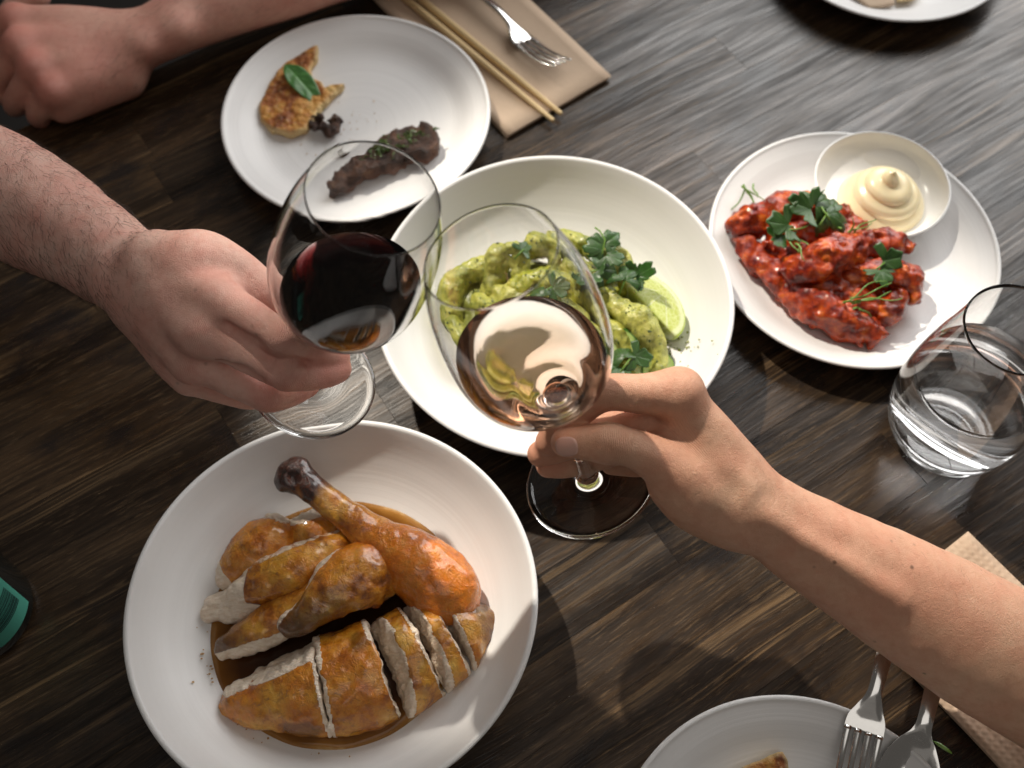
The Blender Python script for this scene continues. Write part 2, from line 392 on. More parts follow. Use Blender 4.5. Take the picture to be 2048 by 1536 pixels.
for loc, lab in (((0.2747, 0.5411, 0), "white plate carrying the red glazed wings and the small sauce dish"),
                 ((0.3640, 0.9060, 0), "white plate cut off by the top edge with folded brown paper on it"),
                 ((0.1735, 0.0637, 0), "white plate at the bottom edge with bread, fork and spoon on it")):
    dish("dinner_plate", PLT, loc, lab, "plate", None if not PLT.materials else None, "round white dinner plates")
for o in COL.objects:
    if o.type == 'MESH' and o.data is PLT and len(PLT.materials) > 1:
        while len(PLT.materials) > 1: PLT.materials.pop()
dpos = at(1765, 366, 0.0325)
dprof = [(0, .0015), (.022, .0015), (.024, 0), (.027, 0), (.029, .002)] + smooth_prof([(.030, .003), (.043, .008), (.0515, .0165), (.0548, .0235), (.0555, .0248), (.0548, .0254), (.0535, .0249), (.0500, .0170), (.041, .0095), (.026, .0058), (0, .0053)], 5)
dish("sauce_dish", lathe("sauce_dish", dprof, 96), (dpos[0], dpos[1], 0.0075), "small white round dish filled with a swirl of pale mayonnaise", "dish", M_CER2)
# ================================================================== wine glasses
BH = [.0864, .0878, .0905, .0956, .1049, .1141, .1233, .1326, .1418, .1511, .1603, .1696, .1788, .188, .1973, .2055]
BR = [.0075, .0135, .0185, .0239, .0329, .0383, .0413, .0428, .0433, .0432, .0427, .0418, .0405, .0386, .036, .0334]
def glass_profile():
    stem = smooth_prof([(.0402, .0010), (.0396, .0019), (.030, .0028), (.018, .0042), (.0095, .0068), (.0062, .0115), (.0047, .020), (.0041, .035), (.0040, .055), (.0042, .068), (.0050, .0775), (.0075, .0840)], 5)
    outer = smooth_prof(list(zip(BR, BH))[1:], 4)
    inner = smooth_prof(INNER, 4)
    return [(0, .0012), (.020, .0008), (.034, .0), (.0395, .0), ] + stem[:-1] + outer + [(.03325, .2062), (.0330, .20645), (.03275, .2062)] + inner
INNER = [(r - (.0006 + .0006 * min(1, max(0, (.19 - h) / .1))), h + (0 if h > .11 else .0004)) for r, h in list(zip(BR, BH))[::-1][:-3]] + [(.0150, .0912), (.0080, .0892), (0, .0884)]
def wine_glass(B, a, fill, wine_mat, wname, label):
    B = np.array(B); a = unit(a); q = Vector(a).to_track_quat('Z', 'Y')
    root = link("wine_glass", lathe("wine_glass", glass_profile(), 128), M_GLASS, None, B); root.rotation_mode = 'QUATERNION'; root.rotation_quaternion = q
    tag(root, label, "wine glass", "wine glasses clinked together")
    ip = smooth_prof(INNER, 4); ip = [(r + .00035 if r > 0 else 0, h - .00035) for r, h in ip]
    me = lathe(wname, [(0, ip[0][1] + .001)] + ip, 128)
    bm = bmesh.new(); bm.from_mesh(me)
    Minv = q.inverted(); up = Minv @ Vector((0, 0, 1)); co = Minv @ (Vector(B + a * fill) - Vector(B))
    g = bm.verts[:] + bm.edges[:] + bm.faces[:]
    r_ = bmesh.ops.bisect_plane(bm, geom=g, plane_co=co, plane_no=up, clear_outer=True)
    ed = [x for x in r_['geom_cut'] if isinstance(x, bmesh.types.BMEdge)]
    bmesh.ops.edgeloop_fill(bm, edges=ed)
    bmesh.ops.recalc_face_normals(bm, faces=bm.faces)
    for f_ in bm.faces: f_.smooth = len(f_.verts) < 6
    for e_ in ed:
        if e_.is_valid: e_.smooth = False
    bm.to_mesh(me); bm.free()
    link(wname, me, wine_mat, root); return root
GB1 = np.array((-0.1273027, 0.3515637, 0.1347414)); GA1 = unit((0.3085, -0.04237, 1))
GB2 = np.array((0.0481947, 0.2831165, 0.1324632)); GA2 = unit((-0.2996, 0.14725, 1))
wine_glass(GB1, GA1, 0.118, M_RED, "red_wine", "tilted stemmed glass of dark red wine held by the hairy arm")
wine_glass(GB2, GA2, 0.1215, M_ROSE, "rose_wine", "tilted stemmed glass of pale rose wine held by the freckled arm")
# ================================================================== water glass
WS = 1.25; wg = at(2038, 656, 0.118 * WS)
wo = smooth_prof([(.0285, .0), (.034, .0006), (.0425, .005), (.0495, .016), (.0525, .032), (.0515, .050), (.0470, .075), (.0405, .100), (.0368, .1165)], 6)
wi = smooth_prof([(.0353, .1165), (.0390, .100), (.0455, .075), (.0499, .050), (.0506, .034), (.0455, .021), (.034, .0135), (.018, .0105), (0, .0098)], 6)
wgo = link("water_glass", lathe("water_glass", [(r_ * .94, z_ * WS) for r_, z_ in [(0, .0022), (.018, .0020), (.026, .0006)] + wo[:-1] + [(.0368, .1165), (.0366, .1174), (.0361, .1177), (.0357, .1174)] + wi], 112), M_GLASS, None, (wg[0], wg[1], 0.0003))
tag(wgo, "stemless clear tumbler of water at the right edge of the table", "glass")
ww = [(r * .94 + .0003 if r > 0 else 0, z * WS - .0003) for r, z in wi if z < .068]
link("water", lathe("water", [(0, ww[0][1])] + ww, 112), M_WATER, wgo)
# ================================================================== napkins
def paper_mat(name, col, emb):
    t = NT(name); c = t.coord('Object'); n = t.noise(c, 260.0, 4, 0.65); b = t.noise(c, 9.0, 3, 0.5)
    cc = t.mix(t.math('MULTIPLY', n, 0.35), col, tuple(x * .72 for x in col)); cc = t.mix(t.ramp(b, [(.45, 0), (.75, .35)]), cc, tuple(x * .8 for x in col))
    h = n
    if emb:
        w1 = t.n('ShaderNodeTexWave', {'Vector': c, 'Scale': 62.0}, bands_direction='X').outputs['Fac']; w2 = t.n('ShaderNodeTexWave', {'Vector': c, 'Scale': 62.0}, bands_direction='Y').outputs['Fac']
        h = t.math('ADD', t.math('MULTIPLY', w1, w2), t.math('MULTIPLY', n, .15))
    t.bsdf(Base_Color=cc, Roughness=.9, Normal=t.bump(h, .6 if emb else .25, .0007)); return t.m
def napkin(A, X, Y, m, label, layers=3, nx=14, ny=14, lift=0.0022, seed=0):
    """A corner, X and Y edge vectors on the table; a stack of folded paper plies"""
    A = np.array(A); X = np.array(X); Y = np.array(Y); lx, ly = np.linalg.norm(X[:2]), np.linalg.norm(Y[:2])
    ang = math.atan2(X[1], X[0])
    root = empty("paper_napkin", (A[0], A[1], 0.0006), label, "napkin"); root.rotation_euler = (0, 0, ang)
    ca, sa = math.cos(ang), math.sin(ang); toL = lambda v: np.array([ca * v[0] + sa * v[1], -sa * v[0] + ca * v[1], 0])
    Xl, Yl = toL(X), toL(Y); r2 = random.Random(seed)
    for L in range(layers):
        V, F = [], []; sh = r2.uniform(-.0012, .0012) if L < layers - 1 else 0; sk = 1 - r2.uniform(0, .006) * (layers - 1 - L); z0 = L * lift / layers * 1.25
        for top in (0, 1):
            for j in range(ny + 1):
                for i in range(nx + 1):
                    u, v = i / nx, j / ny
                    p = Xl * (u * sk) + Yl * v + np.array([sh, -sh, 0])
                    edge = max(abs(u - .5), abs(v - .5)) * 2
                    wz = .0007 * (1 + vnoise(np.array([[u * 5 + L * .13, v * 5, seed]]), 1.0, 3)[0]) * (.3 + edge ** 6) + (.0012 * edge ** 18 if L == layers - 1 else 0)
                    V.append((p[0], p[1], z0 + wz + (.00045 if top else 0)))
        n1 = (nx + 1) * (ny + 1)
        for j in range(ny):
            for i in range(nx):
                a = j * (nx + 1) + i; F.append((a, a + nx + 1, a + nx + 2, a + 1)); F.append((n1 + a, n1 + a + 1, n1 + a + nx + 2, n1 + a + nx + 1))
        B = [i for i in range(nx + 1)] + [j * (nx + 1) + nx for j in range(1, ny + 1)] + [ny * (nx + 1) + i for i in range(nx - 1, -1, -1)] + [j * (nx + 1) for j in range(ny - 1, 0, -1)]
        for a, b in zip(B, B[1:] + B[:1]): F.append((a, b, b + n1, a + n1))
        link("ply", fix_normals(mesh("ply", V, F, True)), m, root)
    return root
M_PAP = paper_mat("brown_paper", (0.62, 0.47, 0.34), False); M_PAP2 = paper_mat("embossed_brown_paper", (0.58, 0.42, 0.30), True)
A = at(1016, 278); B = at(1222, 160); Cx = at(745, 0)
napkin(A, B - A, (Cx - A) * 1.25, M_PAP, "flat brown paper napkin under the chopsticks and the back fork", seed=3)
A = at(1715, 1240); B = at(1931, 1068); Cx = at(1998, 1540)
napkin(A, B - A, (Cx - A) * 1.35, M_PAP2, "embossed brown paper napkin lying under the freckled forearm", seed=5)
# ================================================================== chopsticks
t = NT("bamboo"); c = t.coord('Object', (6, 260, 260)); n = t.noise(c, 1.0, 3, .6)
t.bsdf(Base_Color=t.ramp(n, [(.3, (.56, .39, .18)), (.7, (.72, .55, .30))]), Roughness=.5, Normal=t.bump(n, .15, .0004)); M_BAM = t.m
def chopstick(p, q, label):
    p = np.array(p); q = np.array(q); L = np.linalg.norm(q - p); V, F = [], []
    tube(V, F, [(0, 0, 0), (.0006, 0, 0), (L * .5, 0, 0), (L * .93, 0, 0), (L - .001, 0, 0), (L, 0, 0)], [.0030, .0038, .0034, .0024, .0022, .0015], 10)
    o = link("chopstick", mesh("chopstick", V, F), M_BAM, None, p); o.rotation_mode = 'QUATERNION'; o.rotation_quaternion = Vector(q - p).to_track_quat('X', 'Z')
    return tag(o, label, "chopstick", "pair of chopsticks")
a = at(1107, 242, .0068); b = at(814, 0, .0072); chopstick(b + (b - a) * .22, a, "left one of the two pale bamboo chopsticks, nearer the plate")
a = at(1123, 228, .0068); b = at(843, 0, .0072); chopstick(b + (b - a) * .20, a, "right one of the two pale bamboo chopsticks, nearer the fork")
# ================================================================== cutlery
def strip(rows, th):
    """rows: (x, halfwidth, z, crown) -> closed bar with rounded section"""
    V, F = [], []; m = 7
    for x, w, z, cr in rows:
        for k in range(m):
            s = -1 + 2 * k / (m - 1); V.append((x, s * w, z + cr * (1 - s * s) + th * .5 * math.sqrt(max(0, 1 - s ** 4))))
        for k in range(m):
            s = 1 - 2 * k / (m - 1); V.append((x, s * w, z + cr * (1 - s * s) - th * .5 * math.sqrt(max(0, 1 - s ** 4))))
    M2 = 2 * m
    for i in range(len(rows) - 1):
        for k in range(M2): F.append((i * M2 + k, i * M2 + (k + 1) % M2, (i + 1) * M2 + (k + 1) % M2, (i + 1) * M2 + k))
    F.append(tuple(range(M2))[::-1]); e = (len(rows) - 1) * M2; F.append(tuple(e + k for k in range(M2)))
    return V, F
def place(o, p, q, roll=0.0):
    """x axis from p towards q, z as upright as possible"""
    x = Vector(q) - Vector(p); x.normalize(); y = Vector((0, 0, 1)).cross(x).normalized(); z = x.cross(y)
    m = Matrix((x, y, z)).transposed().to_4x4(); m = m @ Matrix.Rotation(roll, 4, 'X'); m.translation = Vector(p); o.matrix_world = m
def resamp(rows, sub=5):
    P = [np.array(r, float) for r in rows]; out = []
    for i in range(len(P) - 1):
        p0, p1, p2, p3 = P[max(i - 1, 0)], P[i], P[i + 1], P[min(i + 2, len(P) - 1)]
        for j in range(sub):
            t = j / sub; out.append(tuple(.5 * (2 * p1 + (p2 - p0) * t + (2 * p0 - 5 * p1 + 4 * p2 - p3) * t * t + (3 * p1 - p0 - 3 * p2 + p3) * t ** 3)))
    out.append(tuple(P[-1])); return out
def fork(p, q, label, sc=1.0, roll=0.0):
    """p handle end, q tine tips"""
    L = np.linalg.norm(np.array(q) - np.array(p)); s = sc
    xh = L - .085 * s; xs = L - .050 * s
    V, F = strip(resamp([(0, .0075 * s, .0, .0012), (.03 * s, .0085 * s, .001, .0014), (xh * .5, .0066 * s, .005, .0012), (xh * .9, .0050 * s, .006, .0010), (xh + .010 * s, .0048 * s, .004, .0008), (xh + .020 * s, .0085 * s, .0005, .0), (xh + .027 * s, .0118 * s, -.0015, -.0012), (xs, .0125 * s, -.0020, -.0016)]), .0024)
    o = link("fork", fix_normals(mesh("fork", V, F)), M_STEEL); tag(o, label, "fork")
    for k in range(4):
        y = (-1.5 + k) * .0067 * s; V, F = strip(resamp([(xs - .001, .0024 * s, -.0022 - .0006 * (1.5 - abs(k - 1.5)), 0), (xs + .018 * s, .0020 * s, -.0012, 0), (xs + .036 * s, .0016 * s, .0025, 0), (L, .0008 * s, .0075, 0)]), .0020)
        V = [(x, yy + y, z) for x, yy, z in V]; link("tine", fix_normals(mesh("tine", V, F)), M_STEEL, o)
    place(o, p, q, roll); return o
def spoon(p, q, label, s=1.0):
    L = np.linalg.norm(np.array(q) - np.array(p)); xh = L - .062 * s
    V, F = strip(resamp([(0, .0075 * s, 0, .0012), (.03, .0085 * s, .001, .0014), (xh * .5, .0066 * s, .004, .0012), (xh * .92, .0050 * s, .005, .001), (xh + .004 * s, .0062 * s, .003, .0), (xh + .012 * s, .0120 * s, .000, -.0030), (xh + .024 * s, .0178 * s, -.001, -.0070), (xh + .036 * s, .0190 * s, -.001, -.0080), (xh + .050 * s, .0150 * s, 0, -.005), (xh + .058 * s, .0085 * s, .001, -.002), (L, .001, .0018, 0)]), .0018)
    o = link("spoon", fix_normals(mesh("spoon", V, F)), M_STEEL); tag(o, label, "spoon"); place(o, p, q); return o
p = at(1028, 60, .012); q = at(1148, 134, .010)
neck = at(1040, 88, .008); tip = at(1142, 134, .014); d = unit(at(1085, 118, .01) - at(955, 8, .01))
fork(at(1118, 143, .010) - unit(at(1118, 143, .01) - at(965, 8, .01)) * .185, at(1122, 140, .010), "steel fork lying beside the chopsticks on the brown napkin", 1.0, R(-14))
fork(at(1812, 1105, .046), at(1692, 1622, .022), "steel fork leaning on the bottom plate, left of the spoon", 1.0)
spoon(at(1912, 1180, .046), at(1795, 1648, .022), "steel spoon leaning on the bottom plate, right of the fork", 1.0)
# ================================================================== bottle
bp = at(-58, 1214, .015)
t = NT("dark_bottle_glass"); t.bsdf(Base_Color=(.006, .008, .007), Roughness=.06, IOR=1.5, Coat_Weight=.3); M_BOT = t.m
bot = link("wine_bottle", lathe("wine_bottle", [(0, .012), (.020, .004), (.030, 0)] + smooth_prof([(.034, .0), (.0378, .004), (.0382, .02), (.0382, .10), (.0382, .170), (.0345, .195), (.022, .215), (.0150, .235), (.0140, .27), (.0140, .292), (.0150, .294), (.0150, .300), (.0115, .301)], 4) + [(0, .300)], 72), M_BOT, None, (bp[0], bp[1], .0003))
tag(bot, "dark wine bottle at the left edge with a teal barcode label", "bottle")
def cylpatch(name, a0, a1, z0, z1, r, m, parent, n=16):
    V, F = [], []
    for rr in (r, r + .00012):
        for k in range(n + 1):
            th = a0 + (a1 - a0) * k / n
            for z in (z0, z1): V.append((rr * math.cos(th), rr * math.sin(th), z))
    o = 2 * (n + 1)
    for k in range(n):
        a = 2 * k; F.append((o + a, o + a + 2, o + a + 3, o + a + 1)); F.append((a, a + 1, a + 3, a + 2)); F.append((a, a + 2, o + a + 2, o + a)); F.append((a + 1, o + a + 1, o + a + 3, a + 3))
    F += [(0, o, o + 1, 1), (2 * n, 2 * n + 1, o + 2 * n + 1, o + 2 * n)]
    return link(name, fix_normals(mesh(name, V, F, False)), m, parent)
M_TEAL = simple("teal_paper", (.09, .40, .30), .55); M_INK = simple("label_ink", (.008, .035, .03), .6); M_DOT = simple("pale_print", (.62, .48, .50), .6); M_NAVY = simple("slate_print", (.05, .10, .13), .6)
A1 = R(6); lab = cylpatch("label", A1 - R(150), A1, .014, .115, .03835, M_TEAL, bot, 40)
z = .030; rb = random.Random(11)
for k in range(22):
    w = rb.choice([.00035, .0005, .0008, .0011]); cylpatch("barcode_bar", A1 - R(42), A1 - R(6), z, z + w, .03852, M_INK, lab, 8); z += w + rb.choice([.0003, .0005, .0008])
cylpatch("print_band", A1 - R(150), A1 - R(52), .014, .026, .03850, M_NAVY, lab, 24)
for a, zz in ((-58, .019), (-66, .0225), (-72, .018), (-82, .022), (-90, .018)):
    V, F = [], []
    for k in range(12):
        u = 2 * math.pi * k / 12; th = A1 + R(a) + .055 * math.cos(u); V.append((.0387 * math.cos(th), .0387 * math.sin(th), zz + .0022 * math.sin(u)))
    V2 = [(x * .998, y * .998, zz_) for x, y, zz_ in V]; n = 12
    F = [tuple(range(n)), tuple(range(2 * n - 1, n - 1, -1))] + [(k, n + k, n + (k + 1) % n, (k + 1) % n) for k in range(n)]
    link("printed_dot", fix_normals(mesh("printed_dot", V + V2, F, False)), M_DOT, lab)
def label_text(body, size, ang, zc, r, name):
    cu = bpy.data.curves.new(name, 'FONT'); cu.body = body; cu.size = size; cu.align_x = 'CENTER'; tmp = bpy.data.objects.new(name, cu); COL.objects.link(tmp)
    dg = bpy.context.evaluated_depsgraph_get(); me = bpy.data.meshes.new_from_object(tmp.evaluated_get(dg)); bpy.data.objects.remove(tmp)
    for v in me.vertices:
        th = ang - v.co.y / r; zz = zc - v.co.x; v.co = (r * math.cos(th), r * math.sin(th), zz)
    link(name, me, M_INK, lab)
label_text("9 312345 678907", .0036, A1 - R(48), .043, .0386, "barcode_digits")
label_text("750ml", .0050, A1 - R(20), .0720, .0386, "volume_text")
label_text("wine of", .0032, A1 - R(12), .090, .0386, "small_text")
# ================================================================== people (arms that reach into the picture)
def J(u, v, d, r): return (atd(u, v, d), r)
def redness(P, spots):
    o = np.zeros(len(P))
    for c, r, w in spots: o = np.maximum(o, w * np.exp(-(((P - c) ** 2).sum(1)) / (r * r)))
    return o
def folds(me, P, lst):
    """lst: (joint, axis, side, radius, weight): where the skin is folded across a joint"""
    fx = np.zeros(len(P)); fw_ = np.zeros(len(P))
    for c, ax, side, r, w in lst:
        d = P - c; x = d @ unit(ax); g = w * np.exp(-(x / (r * .62)) ** 2) * np.exp(-(np.linalg.norm(d, axis=1) / (r * 1.75)) ** 4) * np.clip((d @ unit(side)) / r + .25, 0, 1)
        m = g > fw_; fx[m] = x[m]; fw_[m] = g[m]
    attr(me, "foldx", fx); attr(me, "foldw", fw_)
TOCAM = lambda p: unit(CC - p)
M_SKIN_A = mat_skin("fair_skin", (0.72, 0.455, 0.37), (0.62, 0.20, 0.15), (0.48, 0.27, 0.205), .35)
M_SKIN_B = mat_skin("tanned_skin", (0.69, 0.415, 0.275), (0.62, 0.235, 0.145), (0.47, 0.25, 0.15), .8)
M_SKIN_C = mat_skin("ruddy_skin", (0.64, 0.36, 0.275), (0.60, 0.21, 0.165), (0.44, 0.23, 0.175), .3)
M_HAIR = simple("arm_hair_strand", (.030, .017, .010), .5)
t = NT("finger_nail"); t.bsdf(Base_Color=(.66, .40, .33), Roughness=.22, Subsurface_Weight=.1, Subsurface_Radius=(1, .4, .25), Subsurface_Scale=.003); M_NAIL = t.m

# ---- left arm holding the red wine
def left_arm():
    f = SDF((-.66, .26, -.02), (-.085, .74, .36), .0013)
    cd_ = TOCAM(atd(200, 520, .7))
    # forearm as one tapering sweep, a little flatter towards the camera, plus the two muscle ridges
    f.sweep([J(-900, -20, .86, .050), J(-420, 215, .80, .046), J(-140, 330, .765, .0440), J(40, 408, .738, .0395), (atd(160, 478, .713), .0325), J(245, 535, .689, .0275), J(310, 572, .674, .0262), J(360, 600, .667, .0262)], .010, (cd_, .80), 18)
    f.ell(atd(236, 566, .6735), (.010, .010, .008), None, .018)   # ulna head
    MC = {'i': J(432, 598, .645, .0132), 'm': J(402, 668, .644, .0130), 'r': J(386, 722, .661, .0122), 'p': J(380, 756, .688, .0110)}
    for key, (u, v, d) in (('i', (330, 540, .664)), ('m', (310, 572, .666)), ('r', (296, 600, .671)), ('p', (290, 622, .680))):
        w = atd(u, v, d); q = MC[key][0]; mid = (w + q) / 2 - FW * .0035
        f.sweep([(w, .0170), (mid, .0150), MC[key]], .010)
    f.sweep([J(330, 585, .690, .017), J(390, 640, .684, .018), J(425, 680, .676, .014)], .014)   # palm body
    f.sweep([J(325, 625, .692, .015), J(390, 705, .688, .014)], .014)
    # thumb, its muscle and the web behind the bowl
    f.sweep([J(318, 525, .668, .0190), J(392, 525, .661, .0165), J(462, 540, .662, .0140), J(525, 580, .668, .0120), J(585, 636, .679, .0108), J(632, 680, .688, .0090)], .010)
    f.sweep([J(400, 545, .662, .0120), J(470, 580, .664, .0090), J(500, 610, .664, .0085)], .014)
    f.ell(atd(402, 520, .656), (.0125, .012, .011), None, .018)   # first dorsal muscle
    for key, du in (('i', -12), ('m', 6)):
        w = atd(335, 572 + du, .650); q = MC[key][0] + TOCAM(MC[key][0]) * .0100; f.sweep([(w, .0018), ((w + q) / 2 + TOCAM(q) * .001, .0022), (q, .0024)], .007)
    fi = [(MC['i'][0], .0126), J(500, 640, .636, .0114), J(561, 678, .636, .0104), J(622, 700, .6530, .0093), J(672, 714, .6725, .0084)]
    fm = [(MC['m'][0], .0124), J(486, 707, .643, .0110), J(566, 745, .647, .0104), J(632, 749, .661, .0094), J(674, 738, .6735, .0088)]
    fr = [(MC['r'][0], .0114), J(464, 760, .659, .0102), J(536, 791, .666, .0098), J(584, 784, .682, .0089), J(614, 768, .692, .0082)]
    fp = [(MC['p'][0], .0105), J(440, 778, .694, .0092), J(500, 792, .706, .0090), J(552, 780, .713, .0082), J(585, 764, .716, .0076)]
    for js in (fi, fm, fr, fp): f.sweep(js, .0014)
    for key, rr in (('i', .0122), ('m', .0122), ('r', .0110)): f.ell(MC[key][0] + TOCAM(MC[key][0]) * .0022, (rr,) * 3, None, .010)
    # the dark grooves between neighbouring fingers
    for pth in ([(455, 652, .632), (505, 686, .6285), (562, 714, .6300), (612, 725, .6450)], [(440, 706, .642), (490, 740, .6390), (548, 770, .6430), (582, 775, .6580)]):
        pp = [atd(*q) for q in pth]
        for a, b in zip(pp[:-1], pp[1:]): f.cap(a, b, .0030, .0030, .0035, sub=True)
    for js in (fi, fm, fr): f.ell(js[2][0] + TOCAM(js[2][0]) * .0026, (js[2][1] * .96,) * 3, None, .004)
    for a, b in (((487, 522, .6465), (512, 566, .6465)), ((506, 535, .6485), (522, 572, .6475))):
        f.cap(atd(*a), atd(*b), .0010, .0012, .004, sub=True)
    for pth in ([(318, 556, .6475), (352, 590, .6425), (372, 640, .6395), (392, 652, .637)], [(330, 600, .6470), (362, 632, .6440), (378, 690, .6500)], [(345, 548, .6470), (392, 566, .6410), (410, 600, .6350)]):
        f.sweep([(atd(*q), .0016) for q in pth], .005)     # veins
    f.noise(.0005, 90, 3); f.noise(.0009, 34, 5)
    me = f.mesh("person", 3); P = f.P
    sp = [(MC['i'][0], .013, .75), (MC['m'][0], .013, .85), (MC['r'][0], .012, .85)] + [(js[2][0], .012, 1.0) for js in (fi, fm, fr)] + [(js[3][0], .014, .8) for js in (fi, fm, fr)] + [(js[4][0], .014, 1.0) for js in (fi, fm, fr)] + [(fi[1][0], .016, .6)]
    attr(me, "red", redness(P, sp))
    folds(me, P, [(js[2][0], js[3][0] - js[1][0], TOCAM(js[2][0]), js[2][1], 1.0) for js in (fi, fm, fr)] + [(MC[k_][0], js[1][0] - MC[k_][0], TOCAM(MC[k_][0]), .012, .5) for k_, js in (('i', fi), ('m', fm), ('r', fr))] + [(atd(505, 548, .648), np.array([1., .3, 0]), TOCAM(atd(505, 548, .648)), .012, .8)])
    o = link("person", me, M_SKIN_A); tag(o, "bare hairy forearm from the left, hand gripping the red wine glass stem", "person", "diners' bare arms")
    return o, f
person_left, F_LEFT = left_arm()

# ---- right arm holding the rose
def right_arm():
    f = SDF((-.0, -.02, -.01), (.56, .40, .26), .0013)
    cd_ = TOCAM(atd(1700, 1130, .66))
    f.sweep([J(2750, 1760, .72, .050), J(2340, 1500, .705, .046), J(2080, 1352, .694, .0435), J(1920, 1262, .685, .0400), J(1770, 1172, .676, .0345), J(1640, 1097, .669, .0290), J(1550, 1042, .662, .0252), J(1480, 1000, .657, .0245), J(1430, 960, .658, .0230)], .010, (cd_, .80), 18)
    MC = {'i': J(1356, 792, .640, .0130), 'm': J(1364, 820, .660, .0126), 'r': J(1372, 862, .680, .0120), 'p': J(1376, 905, .698, .0110)}
    for key, (u, v, d) in (('i', (1484, 962, .656)), ('m', (1482, 980, .664)), ('r', (1472, 1000, .671)), ('p', (1462, 1016, .675))):
        w = atd(u, v, d); q = MC[key][0]; f.sweep([(w, .0160), ((w + q) / 2, .0140), MC[key]], .010)
    f.sweep([J(1462, 940, .657, .0150), J(1402, 868, .652, .0140), J(1366, 820, .648, .0120)], .010)     # first dorsal muscle
    # thumb and its ball
    th = [J(1462, 1008, .656, .0195), J(1392, 966, .648, .0192), J(1322, 922, .639, .0140), J(1264, 895, .6325, .0110), J(1216, 886, .6315, .0112), J(1168, 885, .6335, .0101), J(1131, 886, .6365, .0086)]
    f.sweep(th, .008)
    f.sweep([J(1345, 975, .652, .0125), J(1390, 1008, .655, .0160), J(1462, 1038, .660, .0165)], .012)
    f.sweep([J(1310, 872, .655, .0060), J(1345, 880, .652, .0085), J(1405, 925, .652, .0110)], .014)     # web
    fi = [(MC['i'][0], .0130), J(1290, 788, .635, .0116), J(1205, 787, .634, .0108), J(1135, 838, .648, .0095), J(1098, 885, .6585, .0080)]
    fm = [(MC['m'][0], .0124), J(1300, 838, .656, .0114), J(1222, 846, .661, .0107), J(1128, 890, .667, .0094), J(1080, 908, .667, .0079)]
    fr = [(MC['r'][0], .0118), J(1300, 878, .678, .0108), J(1235, 896, .684, .0101), J(1140, 926, .683, .0090), J(1096, 931, .680, .0076)]
    fp = [(MC['p'][0], .0106), J(1310, 918, .700, .0097), J(1265, 925, .703, .0090), J(1205, 924, .699, .0080), J(1180, 917, .694, .0068)]
    for js in (fi, fm, fr, fp): f.sweep(js, .0028)
    f.ell(MC['i'][0] + np.array([0.001, .002, .002]), (.0124,) * 3, None, .010)
    f.ell(th[4][0] + TOCAM(th[4][0]) * .0010, (.0104,) * 3, None, .005)
    for a, b in (((1252, 822, .6225), (1270, 800, .6215)), ((1270, 838, .627), (1290, 806, .6225)), ((1290, 850, .634), (1310, 815, .626))):
        f.cap(atd(*a), atd(*b), .0010, .0008, .004, sub=True)
    f.sweep([J(1408, 885, .6390, .0018), J(1450, 930, .6385, .0022), J(1500, 975, .639, .0018)], .010)
    f.sweep([J(1490, 1005, .6405, .0016), J(1640, 1100, .6435, .0022), J(1800, 1200, .650, .0016)], .012)
    f.noise(.0004, 90, 13); f.noise(.0008, 34, 15)
    me = f.mesh("person", 3); P = f.P
    sp = [(th[2][0], .016, .6), (th[4][0], .012, .5), (th[6][0], .010, .8), (MC['i'][0], .014, .5), (fi[4][0], .012, .9), (fm[4][0], .012, .9), (fr[4][0], .012, .9), (fi[2][0], .014, .7)]
    sp += [(atd(1640, 1075, .645), .03, .35), (atd(1800, 1180, .645), .04, .4)]
    attr(me, "red", redness(P, sp))
    side = TOCAM(th[4][0])
    folds(me, P, [(th[4][0] * .75 + th[3][0] * .25, th[5][0] - th[3][0], side, .0125, 1.0), (atd(1278, 818, .624), np.array([1., -.3, 0]), side, .014, .7), (atd(1352, 880, .642), np.array([1., 1., 0]), side, .012, .5)])
    o = link("person", me, M_SKIN_B); tag(o, "bare freckled forearm from the right, fingers pinching the rose wine glass stem", "person", "diners' bare arms")
    # thumb nail: a curved plate set into the camera side of the last joint
    c = th[6][0] * .66 + th[5][0] * .34; ax = unit(th[6][0] - th[5][0]); nrm = unit(unit(CC - c) + np.array([0, -.25, -.10])); sd = unit(np.cross(nrm, ax)); nrm = np.cross(ax, sd)
    V, F = [], []; n, m = 12, 12; Lh, Wh = .0066, .0056; rr = .0093
    for lay in (0, 1):
        for j in range(m + 1):
            for i in range(n + 1):
                a = -1 + 2 * i / n; b = -1 + 2 * j / m
                s = max(abs(a), abs(b)); q = (abs(a) ** 2.6 + abs(b) ** 2.6) ** (1 / 2.6); sc = s / q if q > 0 else 1
                x, y = a * sc * Lh, b * sc * Wh; h = math.sqrt(max(rr * rr - y * y, 0)) + .0006 - .0012 * max(x / Lh, 0) ** 2 - (.0010 if lay else 0)
                V.append(c + ax * (x + .0010) + sd * y + nrm * h)
    N1 = (n + 1) * (m + 1)
    for j in range(m):
        for i in range(n):
            a = j * (n + 1) + i; F.append((a, a + 1, a + n + 2, a + n + 1)); F.append((N1 + a, N1 + a + n + 1, N1 + a + n + 2, N1 + a + 1))
    Bd = list(range(n + 1)) + [j * (n + 1) + n for j in range(1, m + 1)] + [m * (n + 1) + i for i in range(n - 1, -1, -1)] + [j * (n + 1) for j in range(m - 1, 0, -1)]
    for a, b in zip(Bd, Bd[1:] + Bd[:1]): F.append((a, N1 + a, N1 + b, b))
    link("thumb_nail", fix_normals(mesh("thumb_nail", V, F)), M_NAIL, o)
    return o, f
person_right, F_RIGHT = right_arm()

